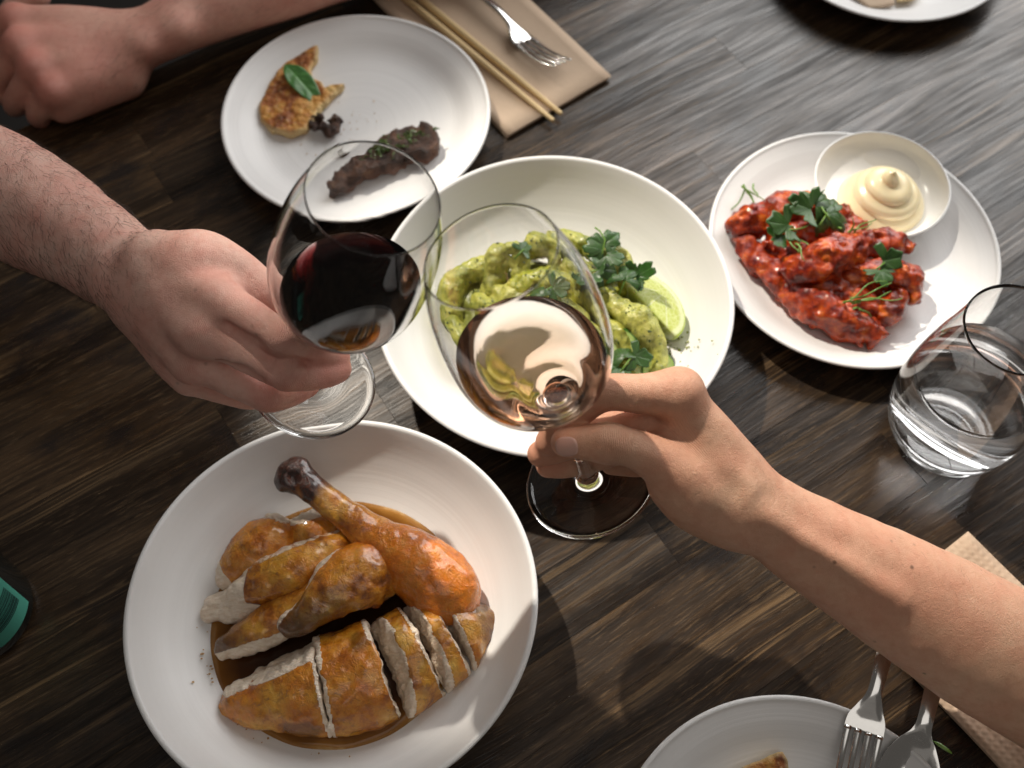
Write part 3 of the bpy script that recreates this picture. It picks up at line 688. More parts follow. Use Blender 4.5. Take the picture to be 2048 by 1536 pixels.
# ---- third arm resting at the back left
def back_arm():
    f = SDF((-.54, .66, -.05), (.16, 1.16, .14), .0019)
    A_ = lambda u, v, z, r: (at(u, v, z), r)
    up_ = np.array([0, 0, 1.0])
    f.sweep([A_(1250, -310, .060, .048), A_(900, -160, .048, .040), A_(640, -66, .046, .038), A_(480, -10, .044, .0350), A_(370, 38, .040, .0300), A_(300, 72, .037, .0275), A_(240, 100, .036, .0270)], .010, (up_, .85), 14)
    f.ell(at(348, 54, .054), (.011, .010, .008), None, .024); f.ell(at(285, 90, .050), (.010, .009, .007), None, .024)
    MC = [A_(34, 44, .055, .0140), A_(44, 92, .056, .0140), A_(74, 136, .050, .0132), A_(110, 182, .040, .0122)]
    for i, (p, r) in enumerate(MC):
        w = at(250 - 4 * i, 66 + 24 * i, .038 - .002 * i); f.sweep([(w, .0185), ((w + p) / 2 + up_ * .003, .0165), (p, r)], .012); f.cap(w - up_ * .014, p - up_ * .022, .016, .012, .014)
    f.sweep([A_(232, 150, .026, .015), A_(175, 182, .026, .015), A_(125, 196, .026, .012)], .014)
    ends = [(-6, 98, .030, -20, 146, .010), (0, 150, .030, 6, 188, .006), (38, 192, .024, 30, 214, .004), (78, 224, .018, 82, 238, .002)]
    for (p, r), (u1, v1, z1, u2, v2, z2) in zip(MC, ends):
        f.sweep([(p, r * .96), (at(u1, v1, z1), r * .84), (at(u2, v2, z2), r * .74), (at(u2 + 22, v2 - 8, z2 - .010), r * .64)], .003)
        f.ell(p + np.array([-.001, -.001, .0025]), (r * .92,) * 3, None, .010)
    f.sweep([A_(70, -10, .030, .014), A_(30, 20, .024, .012), A_(0, 50, .018, .010)], .01)
    f.noise(.0008, 36, 25)
    me = f.mesh("person", 3)
    attr(me, "red", redness(f.P, [(p + np.array([0, 0, .008]), .017, 1.0) for p, r in MC] + [(at(345, 60, .07), .018, .35), (at(180, 120, .06), .03, .35), (at(120, 80, .06), .03, .3)]))
    folds(me, f.P, [(p, np.array([-.6, -.8, 0]), up_, .014, .6) for p, r in MC])
    o = link("person", me, M_SKIN_C); tag(o, "forearm and loose fist resting along the back left table edge", "person", "diners' bare arms"); return o, f
person_back, F_BACK = back_arm()

# ---- hair on the arms
def hairs(owner, f, n, test, flow, length, seed, r0=.00007):
    P = f.P; r2 = np.random.RandomState(seed); me = owner.data
    nr = np.zeros(len(P) * 3, np.float32); me.vertices.foreach_get("normal", nr); nr = nr.reshape(-1, 3)
    ok = np.where(test(P, nr))[0]; pick = ok[r2.randint(0, len(ok), n)]
    V, F = [], []
    for i in pick:
        p = P[i] + r2.normal(0, .0006, 3); nn = nr[i]; d = unit(flow(P[i]) + r2.normal(0, .32, 3)); d = unit(d - nn * (d @ nn)); L = length * r2.uniform(.4, 1.15)
        lift = r2.uniform(.12, .5); pts = []
        for s in (0, .33, .66, 1.0): pts.append(p + d * L * s + nn * (lift * L * (s - .6 * s * s) - .0002) + r2.normal(0, .0002, 3) * s)
        tube(V, F, pts, [r0, r0 * .9, r0 * .7, r0 * .3], 3, False)
    o = link("arm_hair", mesh("arm_hair", V, F), M_HAIR, owner); tag(o, kind="stuff"); return o
fl = unit(atd(285, 562, .672) - atd(-120, 345, .765)); cr = unit(atd(200, 700, .70) - atd(300, 500, .70))
wl = atd(250, 540, .68)
hairs(person_left, F_LEFT, 3000, lambda P, N: ((P - wl) @ fl < .016) & ((P - wl) @ fl > -.24) & ((N @ unit(CC - wl)) > -.25), lambda p: fl * .8 + cr * .45, .0120, 1)
hairs(person_left, F_LEFT, 300, lambda P, N: ((P - wl) @ fl > .008) & ((P - wl) @ fl < .045) & ((N @ unit(CC - wl)) > .1), lambda p: fl * .8 + cr * .5, .006, 2, .00005)
fr = unit(atd(1545, 1036, .66) - atd(2080, 1345, .69)); crr = unit(atd(1800, 1050, .66) - atd(1700, 1250, .68))
hairs(person_right, F_RIGHT, 420, lambda P, N: (P[:, 0] > .14) & (P[:, 0] < .44) & ((N @ crr) > .35), lambda p: fr * .6 + crr * .6, .0060, 3, .00003)
fb = unit(at(300, 88, .05) - at(620, -42, .05))
hairs(person_back, F_BACK, 700, lambda P, N: (P[:, 0] > -.36) & (P[:, 0] < -.1) & (N[:, 2] > -.1), lambda p: fb * .8 + np.array([.2, -.5, 0]), .012, 4)
# ================================================================== food
UPZ = np.array([0, 0, 1.0])
def polygon_sdf(X, poly):
    P = np.array(poly); d = np.full(X.shape[:-1], 1e9); s = np.ones(X.shape[:-1])
    for i in range(len(P)):
        a, b = P[i], P[i - 1]; e = b - a; w = X - a; t = np.clip((w @ e) / (e @ e), 0, 1); q = w - t[..., None] * e
        d = np.minimum(d, (q ** 2).sum(-1)); c1 = X[..., 1] >= a[1]; c2 = X[..., 1] < b[1]; c3 = e[0] * w[..., 1] > e[1] * w[..., 0]
        fl_ = (c1 & c2 & c3) | (~c1 & ~c2 & ~c3); s = np.where(fl_, -s, s)
    return s * np.sqrt(d)
def prism(f, poly, z0, z1, rnd_=.002):
    sl, X = f.blk(f.lo, f.lo + f.v * f.n); d2 = polygon_sdf(X[..., :2], poly) + rnd_; dz = np.abs(X[..., 2] - (z0 + z1) / 2) - (z1 - z0) / 2 + rnd_
    d = np.minimum(np.maximum(d2, dz), 0) + np.sqrt(np.maximum(d2, 0) ** 2 + np.maximum(dz, 0) ** 2) - rnd_
    f.D = np.minimum(f.D, d.astype(np.float32)); return f
def bounds(js, pad=.012):
    P = np.array([p for p, r in js]); r = max(r for p, r in js) + pad; return P.min(0) - r, P.max(0) + r
def settle(me, base):
    """object origin under the piece"""
    co = np.zeros(len(me.vertices) * 3, np.float32); me.vertices.foreach_get("co", co); co = co.reshape(-1, 3)
    o = np.array([co[:, 0].mean(), co[:, 1].mean(), base]); me.vertices.foreach_set("co", (co - o).astype(np.float32).ravel()); me.update(); return o
def food(name, me, m, label, cat, base, group=None):
    o = settle(me, base); ob = link(name, me, m, None, o); return tag(ob, label, cat, group)
# ---- materials
def mat_roast():
    t = NT("roast_chicken"); c = t.n('ShaderNodeTexCoord').outputs['Object']; oi = t.n('ShaderNodeObjectInfo').outputs['Random']
    v = t.n('ShaderNodeVectorMath', {0: c, 1: t.n('ShaderNodeCombineXYZ', {0: t.math('MULTIPLY', oi, 3.0), 1: t.math('MULTIPLY', oi, 7.0)})}, operation='ADD').outputs[0]
    n1 = t.noise(v, 62.0, 5, .62); n2 = t.noise(v, 240.0, 4, .65, .8); n3 = t.noise(v, 900.0, 2, .6); wr = t.noise(v, 150.0, 4, .6, 2.5)
    sk = t.ramp(n1, [(.26, (.10, .025, .004)), (.36, (.30, .088, .007)), (.47, (.52, .20, .016)), (.60, (.64, .32, .040)), (.78, (.74, .48, .11))])
    sk = t.mix(t.ramp(n2, [(.52, 0), (.72, .7)]), sk, (.12, .024, .005))
    sk = t.mix(t.math('MULTIPLY', t.attr('gold'), t.ramp(n2, [(.30, 1.), (.70, .35)])), sk, (.60, .150, .009))
    sk = t.mix(t.attr('char'), sk, t.mix(t.ramp(n2, [(.4, 0), (.6, 1)]), (.008, .005, .004), (.055, .013, .005)))
    fib = t.noise(t.coord('Object', (160, 700, 300)), 1.0, 3, .6)
    mt = t.mix(t.ramp(fib, [(.3, 0), (.7, 1)]), (.70, .55, .40), (.90, .79, .66)); mt = t.mix(t.ramp(n1, [(.5, 0), (.8, .5)]), mt, (.70, .46, .29))
    me_ = t.ramp(t.math('ADD', t.attr('meat'), t.math('ADD', t.math('MULTIPLY', t.math('SUBTRACT', n2, .5), .6), t.math('MULTIPLY', t.math('SUBTRACT', n1, .5), 1.1))), [(.42, 0), (.58, 1)])
    col = t.mix(me_, sk, mt)
    h = t.math('ADD', t.math('ADD', t.math('MULTIPLY', wr, .9), t.math('MULTIPLY', n2, .35)), t.math('ADD', t.math('MULTIPLY', n3, .10), t.math('MULTIPLY', t.math('MULTIPLY', fib, me_), 1.2)))
    t.bsdf(Base_Color=col, Roughness=t.mix(me_, t.ramp(n2, [(.35, .13), (.7, .30)]), (.36, .36, .36)), Normal=t.bump(h, .62, .0020), Subsurface_Weight=.06, Subsurface_Radius=(1, .45, .2), Subsurface_Scale=.004, IOR=1.45, Coat_Weight=t.ramp(me_, [(0, .75), (1, .2)]), Coat_Roughness=.09)
    return t.m
M_ROAST = mat_roast()
RIDGE = lambda o: 1 - 2 * np.abs(o)
def ragged(me, P, meat, amp=.0011, seed=0):
    """torn fibres on the cut meat"""
    nr = np.zeros(len(P) * 3, np.float32); me.vertices.foreach_get('normal', nr); nr = nr.reshape(-1, 3); m = np.clip(meat * 1.6 - .4, 0, 1)
    o = vnoise(P * [1, 1, .35], 420, seed) * .6 + vnoise(P, 190, seed + 1)
    Q = P + nr * (amp * o * m)[:, None]; me.vertices.foreach_set('co', Q.astype(np.float32).ravel()); me.update(); return Q
def flags(me, P, meat=None, gold=None, char=None):
    z = np.zeros(len(P)); attr(me, 'meat', z if meat is None else meat); attr(me, 'gold', z if gold is None else gold); attr(me, 'char', z if char is None else char)
ZF = .0085
# ---- gravy
def mat_gravy():
    t = NT("brown_gravy"); c = t.n('ShaderNodeTexCoord').outputs['Object']; n = t.noise(c, 40.0, 3, .5)
    th = t.math('ADD', t.attr('thin'), t.math('MULTIPLY', t.math('SUBTRACT', n, .5), .35))
    t.bsdf(Base_Color=t.ramp(th, [(.10, (.022, .007, .002)), (.50, (.055, .018, .004)), (.80, (.17, .065, .010)), (.95, (.34, .16, .035)), (1.05, (.55, .36, .16))]), Roughness=.07, IOR=1.36, Normal=t.bump(t.noise(c, 120.0, 2, .5), .06, .001)); return t.m
def gravy():
    n, m = 96, 14; V, F, T = [(0, 0, .0136)], [], [0]; c0 = np.array([-.1185, .2350])
    for j in range(1, m + 1):
        for i in range(n):
            a = 2 * math.pi * i / n; wob = 1 + .010 * math.sin(3 * a + 1) + .010 * math.sin(5 * a + 2.2) + .006 * math.sin(9 * a) + .006 * math.sin(17 * a + 1)
            q = j / m; r = .0895 * q * wob; V.append((r * math.cos(a), r * math.sin(a), .0136 - .0012 * max(0, (q - .93) / .07) ** 2)); T.append(max(0, (q - .45) / .55) ** 1.3)
    for i in range(n): F.append((0, 1 + i, 1 + (i + 1) % n))
    for j in range(m - 1):
        for i in range(n): a = 1 + j * n + i; b = 1 + j * n + (i + 1) % n; F.append((a, a + n, b + n, b))
    e = len(V)
    V.append((0, 0, .0075)); T.append(0)
    for i in range(n): F.append((1 + (m - 1) * n + (i + 1) % n, 1 + (m - 1) * n + i, e))
    me = fix_normals(mesh("gravy", V, F)); attr(me, 'thin', T); o = link("gravy", me, mat_gravy(), None, (c0[0], c0[1], 0)); tag(o, "brown gravy pooled under the chicken in its bowl", "sauce")
gravy()
# ---- drumstick
def drumstick():
    js = [(at(580, 948, .051), .0108), (at(606, 962, .050), .0116), (at(648, 996, .046), .0104), (at(700, 1034, .041), .0112), (at(752, 1078, .036), .0155), (at(806, 1114, .033), .0215), (at(858, 1150, .031), .0245), (at(896, 1184, .029), .0222), (at(920, 1210, .027), .0140)]
    f = SDF(*bounds(js), .0012); f.sweep(js, .004, (UPZ, .9), 6)
    f.ell(at(572, 962, .048), (.0078, .0072, .007), None, .006); f.ell(at(598, 938, .053), (.0078, .0078, .007), None, .006); f.ell(at(586, 956, .060), (.004, .004, .004), None, .004, True)
    f.noise(.0013, 55, 2, 2); f.noise(.0005, 160, 4, 2); f.noise(.0006, 125, 6, 1, RIDGE)
    me = f.mesh("chicken_drumstick", 1); P = f.P
    a = at(590, 955, .05); b = at(924, 1216, .03); d = unit(b - a); x = ((P - a) @ d) / np.linalg.norm(b - a)
    nz = vnoise(P, 130, 3) * .06
    flags(me, P, None, np.clip((x - .30) / .25, 0, 1), np.clip((.16 + nz - x) / .08, 0, 1) + .55 * np.clip((.36 + nz - x) / .2, 0, 1) * np.clip((x - .1) / .05, 0, 1))
    food("chicken_drumstick", me, M_ROAST, "whole roast chicken drumstick with a charred knuckle end", "chicken", ZF)
drumstick()
# ---- sliced breast: one shape cut by planes, every slice leaning a little
def breast():
    js = [(at(458, 1408, .016), .007), (at(505, 1398, .017), .0175), (at(580, 1386, .018), .0270), (at(660, 1372, .019), .0330), (at(750, 1346, .020), .0350), (at(830, 1308, .020), .0330), (at(898, 1276, .020), .0270), (at(940, 1252, .018), .0180)]
    lo, hi = bounds(js, .008); base = SDF(lo, hi, .00115); base.sweep(js, .004, (UPZ, .74), 6)
    cuts = [(652, 1372, 0), (768, 1338, 1), (842, 1300, 2), (895, 1268, 3)]
    ax = [unit((at(735, 1350, .02) - at(560, 1392, .02)) * [1, 1, 0]), unit((at(820, 1310, .02) - at(700, 1362, .02)) * [1, 1, 0]), unit((at(890, 1275, .02) - at(770, 1340, .02)) * [1, 1, 0]), unit((at(935, 1250, .02) - at(830, 1308, .02)) * [1, 1, 0])]
    labs = ["tapered end slice of roast chicken breast with torn white meat", "second wide slice of roast chicken breast beside the tapered end", "middle slice of roast chicken breast with a white cut edge", "narrow slice of roast chicken breast next to the last piece", "last small dark slice of roast chicken breast at the right end"]
    SL = [0, .03, .30, .18, .09]
    for i in range(5):
        f = SDF(lo, hi, .00115); f.D = base.D.copy(); pl = []
        if i > 0: p = at(cuts[i - 1][0], cuts[i - 1][1], .006); n_ = -unit(ax[i - 1] - UPZ * SL[i]); f.plane(p, n_, .002); pl.append((p, n_))
        if i < 4: p = at(cuts[i][0], cuts[i][1], .012) - ax[i] * .0003; n_ = unit(ax[i] + UPZ * .03); f.plane(p, n_, .002); pl.append((p, n_))
        if i == 0:
            pt = at(560, 1330, .030); pn = unit(np.array([-.42, .66, .62])); f.plane(pt, pn, .004)
        f.noise(.0020, 42, 40 + i, 2); f.noise(.0007, 190, 44 + i, 2); f.noise(.0006, 120, 48 + i, 1, RIDGE)
        me = f.mesh("chicken_slice", 1); P = f.P
        meat = np.zeros(len(P))
        for p, n_ in pl: meat = np.maximum(meat, (((P - p) @ n_) > -.0022) & (P[:, 2] < .0440))
        if i == 0: meat = np.maximum(meat, np.clip((((P - pt) @ pn) + .0030) / .002, 0, 1))
        meat = np.maximum(meat, np.clip((.0125 - P[:, 2]) / .003, 0, 1))
        gold = .55 * np.clip((vnoise(P, 45, 8 + i) + .1) * 2, 0, 1); char = np.clip((vnoise(P, 70, 90 + i) - .45) * 2.5, 0, .6)
        if i == 4: char = np.maximum(char, np.clip(((P - at(935, 1255, .03)) @ ax[3]) / .012, 0, .7))
        flags(me, P, meat, gold, char); P = ragged(me, P, meat, .0011, 70 + i)
        # lean about the foot of the left cut
        an = [0, R(1), R(3), R(3), R(3)][i]; hinge = unit(np.cross(UPZ, ax[max(i - 1, 0)])); c = at(*(cuts[max(i - 1, 0)][:2]), .010)
        Mx = np.array(Matrix.Rotation(an, 3, Vector(hinge))); Q = (P - c) @ Mx.T + c + ax[max(i - 1, 0)] * [0, 0, .0002, .0004, .0006][i]
        Q[:, 2] = np.maximum(Q[:, 2], ZF + .0005)
        me.vertices.foreach_set("co", Q.astype(np.float32).ravel()); me.update()
        food("chicken_slice", me, M_ROAST, labs[i], "chicken", ZF, "slices of roast chicken")
breast()
def piece(js, name, label, cat, flat=.8, seed=0, meatfn=None, goldk=.5, charfn=None, planes=(), amp=.0014, group="slices of roast chicken", m=None, vox=.0012):
    f = SDF(*bounds(js), vox); f.sweep(js, .004, (UPZ, flat), 6)
    for p, n_ in planes: f.plane(p, n_, .003)
    f.noise(amp, 60, seed, 2); f.noise(.0007, 190, seed + 9, 2); f.noise(.0007, 115, seed + 3, 1, RIDGE)
    me = f.mesh(name, 1); P = f.P
    mf = None if meatfn is None else meatfn(P)
    flags(me, P, mf, goldk * np.clip((vnoise(P, 40, seed) + .2) * 2, 0, 1), None if charfn is None else charfn(P))
    if mf is not None: ragged(me, P, mf, .0010, seed)
    return food(name, me, m or M_ROAST, label, cat, ZF, group)
near = lambda P, c, r: np.clip(1.3 - np.linalg.norm(P - c, axis=1) / r, 0, 1)
side = lambda P, c, n_, w=.003: np.clip(((P - c) @ unit(n_)) / w + .5, 0, 1)
piece([(at(452, 1158, .020), .0080), (at(488, 1120, .026), .0155), (at(535, 1086, .027), .0185), (at(572, 1072, .024), .0130)], "chicken_slice", "blistered piece of roast chicken thigh at the upper left of the bowl", "chicken", .8, 61,
      lambda P: np.maximum(side(P, at(462, 1140, .024), (-.7, -.35, -.55)), near(P, at(560, 1040, .03), .010)))
piece([(at(568, 1088, .020), .0105), (at(622, 1064, .024), .0160), (at(676, 1052, .022), .0120)], "chicken_slice", "roast chicken piece with a pale strip tucked behind the drumstick", "chicken", .8, 63, lambda P: side(P, at(600, 1046, .030), (-.3, .8, .45)))
piece([(at(546, 1042, .024), .0070), (at(556, 1052, .024), .0085), (at(572, 1062, .022), .0070)], "chicken_scrap", "pale scrap of chicken meat behind the thigh piece", "chicken", .9, 64, lambda P: np.ones(len(P)))
piece([(at(425, 1220, .016), .0090), (at(470, 1212, .018), .0125), (at(520, 1196, .020), .0130), (at(560, 1190, .020), .0100)], "chicken_slice", "pale grey slice of chicken meat at the left edge of the pile", "chicken", .8, 65, lambda P: np.ones(len(P)) * .9)
piece([(at(488, 1182, .027), .0110), (at(545, 1158, .031), .0160), (at(610, 1126, .033), .0165), (at(672, 1096, .030), .0120)], "chicken_slice", "long golden slice of roast chicken in the middle of the pile", "chicken", .78, 66, lambda P: np.maximum(side(P, at(500, 1172, .030), (-.75, .05, -.2)), .55 * side(P, at(560, 1116, .036), (-.35, .75, .1))))
piece([(at(452, 1296, .018), .0085), (at(505, 1268, .022), .0135), (at(570, 1232, .026), .0160), (at(640, 1192, .028), .0150), (at(690, 1165, .026), .0120)], "chicken_slice", "brown slice of roast chicken lying below the wing", "chicken", .8, 67, lambda P: side(P, at(560, 1262, .020), (.3, -.8, -.35)), .4, lambda P: near(P, at(452, 1296, .02), .022) * .8)
piece([(at(584, 1248, .040), .0090), (at(606, 1236, .041), .0098), (at(645, 1206, .042), .0140), (at(688, 1168, .040), .0210), (at(730, 1150, .034), .0235), (at(762, 1160, .026), .0150)], "chicken_wing", "browned roast chicken wing lying on top of the pile", "chicken", .85, 68, lambda P: side(P, at(640, 1152, .045), (-.8, .55, .0)) * .62, .9, lambda P: np.clip(near(P, at(590, 1252, .040), .022) * .9 + near(P, at(665, 1215, .05), .016) * .5, 0, 1), group=None)
# ---- leaves
def mat_leaf(name, a, b):
    t = NT(name); c = t.n('ShaderNodeTexCoord').outputs['Object']; n = t.noise(c, 160.0, 3, .6); ve = t.attr('vein')
    t.bsdf(Base_Color=t.mix(t.math('MULTIPLY', ve, .35), t.mix(n, a, b), tuple(min(1, x * 2.6 + .02) for x in b)), Roughness=.38, Normal=t.bump(t.math('ADD', t.math('MULTIPLY', n, .5), t.math('MULTIPLY', ve, -1.0)), .5, .0008), Subsurface_Weight=.08, Subsurface_Radius=(.3, 1, .2), Subsurface_Scale=.002); return t.m
M_CIL = mat_leaf("coriander_leaf", (.016, .050, .010), (.045, .105, .020)); M_BAS = mat_leaf("basil_leaf", (.035, .120, .025), (.085, .220, .055)); M_LIT = mat_leaf("pale_herb", (.10, .22, .03), (.20, .33, .06))
def leaf_mesh(name, size, seed, basil=False):
    r2 = random.Random(seed); V, F, T = [], [], []; n, m = 64, 7
    def edge(th):
        if basil: return None
        lob = .40 + .60 * abs(math.cos(1.5 * th)) ** .55; return size * lob * (.84 + .22 * abs(math.sin(4.6 * th + seed)) ** .8 + .03 * math.sin(19 * th + seed)) * (1 - .10 * abs(th) / 2)
    cz = r2.uniform(-1.2, .9); fold = r2.uniform(-.3, .8); tw = r2.uniform(-.9, .9)
    rows = []
    if basil:
        for i in range(25):
            u = i / 24; w = size * .20 * math.sin(math.pi * u ** .82) ** .85 * (1 - .15 * u)
            for j in range(13):
                s = -1 + j / 6; x = u * size; y = s * w; z = -.0016 * abs(s) ** .7 * 0 + .16 * abs(y) + .0011 * math.sin(u * 22 - abs(s) * 3.0) * abs(s) * (1 - abs(s) * .6) - .22 * x * x / size + .06 * size
                V.append((x, y, z)); T.append(max(0, 1 - abs(s) * 7) + .8 * max(0, 1 - abs(((u * 7 - abs(s) * 1.3) % 1) - .5) * 9) * (abs(s) > .08))
        for i in range(24):
            for j in range(12): a = i * 13 + j; F.append((a, a + 13, a + 14, a + 1))
    else:
        V.append((0, 0, 0)); T.append(1)
        for j in range(1, m + 1):
            for i in range(n + 1):
                th = -2.0 + 4.0 * i / n; r = edge(th) * j / m; x, y = r * math.cos(th), r * math.sin(th)
                z = cz * (r * r) / size * .6 + fold * abs(y) * .35 - .25 * x * tw + .06 * size * math.sin(3.3 * th + seed) * (j / m) ** 2
                V.append((x, y, z)); T.append(max(max(0, 1 - abs(th - q) * 14) * .7 for q in (-1.45, -.7, 0, .7, 1.45)))
        for i in range(n): F.append((0, 1 + i, 2 + i))
        for j in range(m - 1):
            for i in range(n): a = 1 + j * (n + 1) + i; F.append((a, a + n + 1, a + n + 2, a + 1))
    N0 = len(V); th_ = .00022
    V2 = V + [(x, y, z - th_) for x, y, z in V]; E = {}
    for f_ in F:
        for a, b in zip(f_, f_[1:] + f_[:1]): E[(a, b)] = 1
    F2 = list(F) + [tuple(x + N0 for x in f_[::-1]) for f_ in F] + [(b, a, a + N0, b + N0) for (a, b) in E if (b, a) not in E]
    me = mesh(name, V2, F2); attr(me, 'vein', T + T); return me
def put(o, c, x, n_):
    x = Vector(x).normalized(); z = Vector(n_); z = (z - x * z.dot(x)).normalized(); y = z.cross(x); m = Matrix((x, y, z)).transposed().to_4x4(); m.translation = Vector(c); o.matrix_world = m
def local_put(o, root, c, x, n_):
    x = Vector(x).normalized(); z = Vector(n_); z = (z - x * z.dot(x)).normalized(); y = z.cross(x); m = Matrix((x, y, z)).transposed().to_4x4(); m.translation = Vector(c) - Vector(root.location); o.matrix_basis = m
def sprig(label, stem_pts, leaves, seed, group=None, sr=.0007):
    """stem_pts world points; leaves: (pos, dir, normal, size)"""
    b = np.array(stem_pts[0]); root = empty("coriander_sprig", b, label, "herb", group); V, F = [], []
    tube(V, F, [np.array(p) - b for p in stem_pts], sr, 6); st = link("stem", mesh("stem", V, F), M_LIT, root); attr(st.data, 'vein', np.zeros(len(V)))
    for i, (c, x, n_, s) in enumerate(leaves): local_put(link("leaf", leaf_mesh("leaf", s, seed * 7 + i), M_CIL, root), root, c, x, n_)
    return root
def strand(V, F, p0, d, L, curl, rad, seed):
    r2 = np.random.RandomState(seed); p = np.array(p0, float); d = unit(d); pts = []
    for i in range(9): pts.append(p.copy()); p = p + d * L / 8; d = unit(d + np.array([curl * math.cos(i * .7 + seed), curl * math.sin(i * .9 + seed * 2), r2.normal(0, .16) - .03]) * .5)
    tube(V, F, pts, [rad * (1 - .6 * i / 8) for i in range(9)], 5)
# ---- green sauced food
def mat_green():
    t = NT("green_sauced_strips"); c = t.n('ShaderNodeTexCoord').outputs['Object']; oi = t.n('ShaderNodeObjectInfo').outputs['Random']
    v = t.n('ShaderNodeVectorMath', {0: c, 1: t.n('ShaderNodeCombineXYZ', {0: t.math('MULTIPLY', oi, 3.0), 2: t.math('MULTIPLY', oi, 7.0)})}, operation='ADD').outputs[0]
    n1 = t.noise(v, 70.0, 5, .65); n2 = t.noise(v, 300.0, 4, .65); n3 = t.voro(v, 420.0)
    col = t.ramp(n1, [(.28, (.07, .090, .004)), (.42, (.22, .245, .014)), (.56, (.40, .405, .040)), (.74, (.66, .61, .19))])
    col = t.mix(t.ramp(oi, [(.2, 0), (.9, .30)]), col, (.60, .57, .22)); col = t.mix(t.ramp(n2, [(.54, 0), (.68, .8)]), col, (.08, .12, .010)); col = t.mix(t.ramp(n3, [(.06, .5), (.16, 0)]), col, (.50, .30, .08))
    t.bsdf(Base_Color=col, Roughness=t.ramp(n2, [(.3, .22), (.7, .45)]), Normal=t.bump(t.math('ADD', n2, t.math('MULTIPLY', n1, .8)), .7, .0018), Subsurface_Weight=.12, Subsurface_Radius=(1, .9, .3), Subsurface_Scale=.004, Coat_Weight=.2, Coat_Roughness=.2); return t.m
M_GRN = mat_green()
GL = ["curved green sauced strip at the far left of the heap", "bent green strip standing up behind the left end", "looped green strip at the back, left of the middle", "green strip along the back of the heap", "green strip lying across the middle of the heap", "knobbly green strip under the coriander at the right", "short green strip left of the lime wedge", "long green strip curving down beside the lime wedge", "green strip at the lower left under the rose glass", "green strip in the front of the heap behind the rose glass", "green strip in the middle front, half hidden by the rose glass", "small green strip in front of the lime wedge", "flat green strip filling the middle of the heap", "green strip at the front right near the cucumber", "back right green strip below the coriander sprig"]
GP = [[(892, 640, .020, .010), (898, 590, .026, .012), (940, 552, .030, .012), (985, 536, .030, .010)],
      [(985, 575, .026, .010), (992, 530, .040, .011), (1022, 508, .046, .011), (1050, 530, .042, .010), (1048, 570, .032, .009)],
      [(1050, 512, .038, .010), (1092, 492, .044, .010), (1120, 510, .042, .009), (1118, 540, .036, .009)],
      [(1080, 500, .028, .010), (1140, 482, .030, .011), (1195, 500, .030, .010)],
      [(1040, 580, .036, .011), (1090, 560, .042, .011), (1140, 566, .040, .010), (1180, 590, .034, .009)],
      [(1180, 500, .034, .010), (1215, 520, .040, .012), (1246, 540, .036, .011), (1240, 572, .030, .010)],
      [(1235, 575, .030, .010), (1205, 592, .034, .010), (1225, 612, .032, .010)],
      [(1222, 606, .034, .011), (1262, 632, .038, .0125), (1302, 668, .034, .0125), (1318, 716, .026, .011), (1312, 742, .020, .009)],
      [(900, 660, .018, .011), (935, 715, .022, .012), (1000, 750, .022, .011)],
      [(985, 715, .022, .012), (1050, 760, .026, .013), (1130, 785, .022, .012)],
      [(960, 620, .030, .012), (1020, 650, .036, .013), (1090, 650, .036, .012), (1150, 680, .030, .011)],
      [(1185, 640, .030, .011), (1235, 672, .028, .012), (1262, 716, .022, .011)],
      [(1000, 600, .028, .014), (1070, 610, .034, .015), (1150, 630, .032, .014), (1200, 690, .024, .013)],
      [(1100, 725, .026, .012), (1180, 750, .026, .012), (1250, 752, .018, .010)],
      [(1150, 545, .034, .011), (1195, 556, .038, .011), (1230, 545, .034, .010)]]
for i, pts in enumerate(GP):
    js = [(at(u, v, z), r * .84) for u, v, z, r in pts]; f = SDF(*bounds(js), .0011); f.sweep(js, .003, None, 6); f.noise(.0040, 60, 200 + i, 2); f.noise(.0011, 230, 300 + i, 2)
    me = f.mesh("green_strip", 1); food("green_strip", me, M_GRN, GL[i], "food", ZF, "green sauced strips in the bowl")
t = NT("green_sauce"); c = t.n('ShaderNodeTexCoord').outputs['Object']; n = t.noise(c, 200.0, 4, .6)
t.bsdf(Base_Color=t.ramp(n, [(.3, (.10, .12, .012)), (.7, (.26, .28, .05))]), Roughness=.3, Normal=t.bump(n, .6, .0015)); M_SAU = t.m
f = SDF(at(1090, 620, 0) - [.115, .085, .0], at(1090, 620, 0) + [.115, .085, .04], .0018)
for u, v, r in ((940, 610, .020), (1000, 590, .026), (1080, 580, .028), (1160, 580, .026), (1220, 600, .022), (960, 670, .022), (1040, 680, .026), (1130, 690, .028), (1210, 690, .024), (1270, 720, .014), (1260, 650, .014)): f.ell(at(u, v, .012), (r, r, .016), None, .010)
f.noise(.003, 70, 77, 3); me = f.mesh("green_sauce", 1); food("green_sauce", me, M_SAU, "thick green herb sauce under the strips in the middle bowl", "sauce", ZF)
V, F = [], []; r2 = random.Random(5)
for _ in range(34):
    u = 1330 + abs(r2.gauss(0, 38)); v = 690 + r2.gauss(0, 22); p = at(u, v, .012); rr = np.hypot(p[0] - .0316, p[1] - .4708); z = np.interp(rr, [0, .06, .084, .1025, .1185, .129], [.0077, .0086, .0113, .0206, .0361, .0515]); p = at(u, v, z); rr = r2.uniform(.0004, .0013); i0 = len(V)
    V.append((p[0], p[1], z + rr * .5)); n = 8
    for k in range(n): V.append((p[0] + rr * math.cos(k * .785) * r2.uniform(.7, 1.3), p[1] + rr * math.sin(k * .785), z + .0001 + .25 * (p[0] - .03) * rr * math.cos(k * .785) / .1))
    F += [(i0, i0 + 1 + k, i0 + 1 + (k + 1) % n) for k in range(n)]
tag(link("sauce_specks", mesh("sauce_specks", V, F), M_SAU), "green sauce specks splashed on the bowl wall beside the lime", "sauce", None, "stuff")
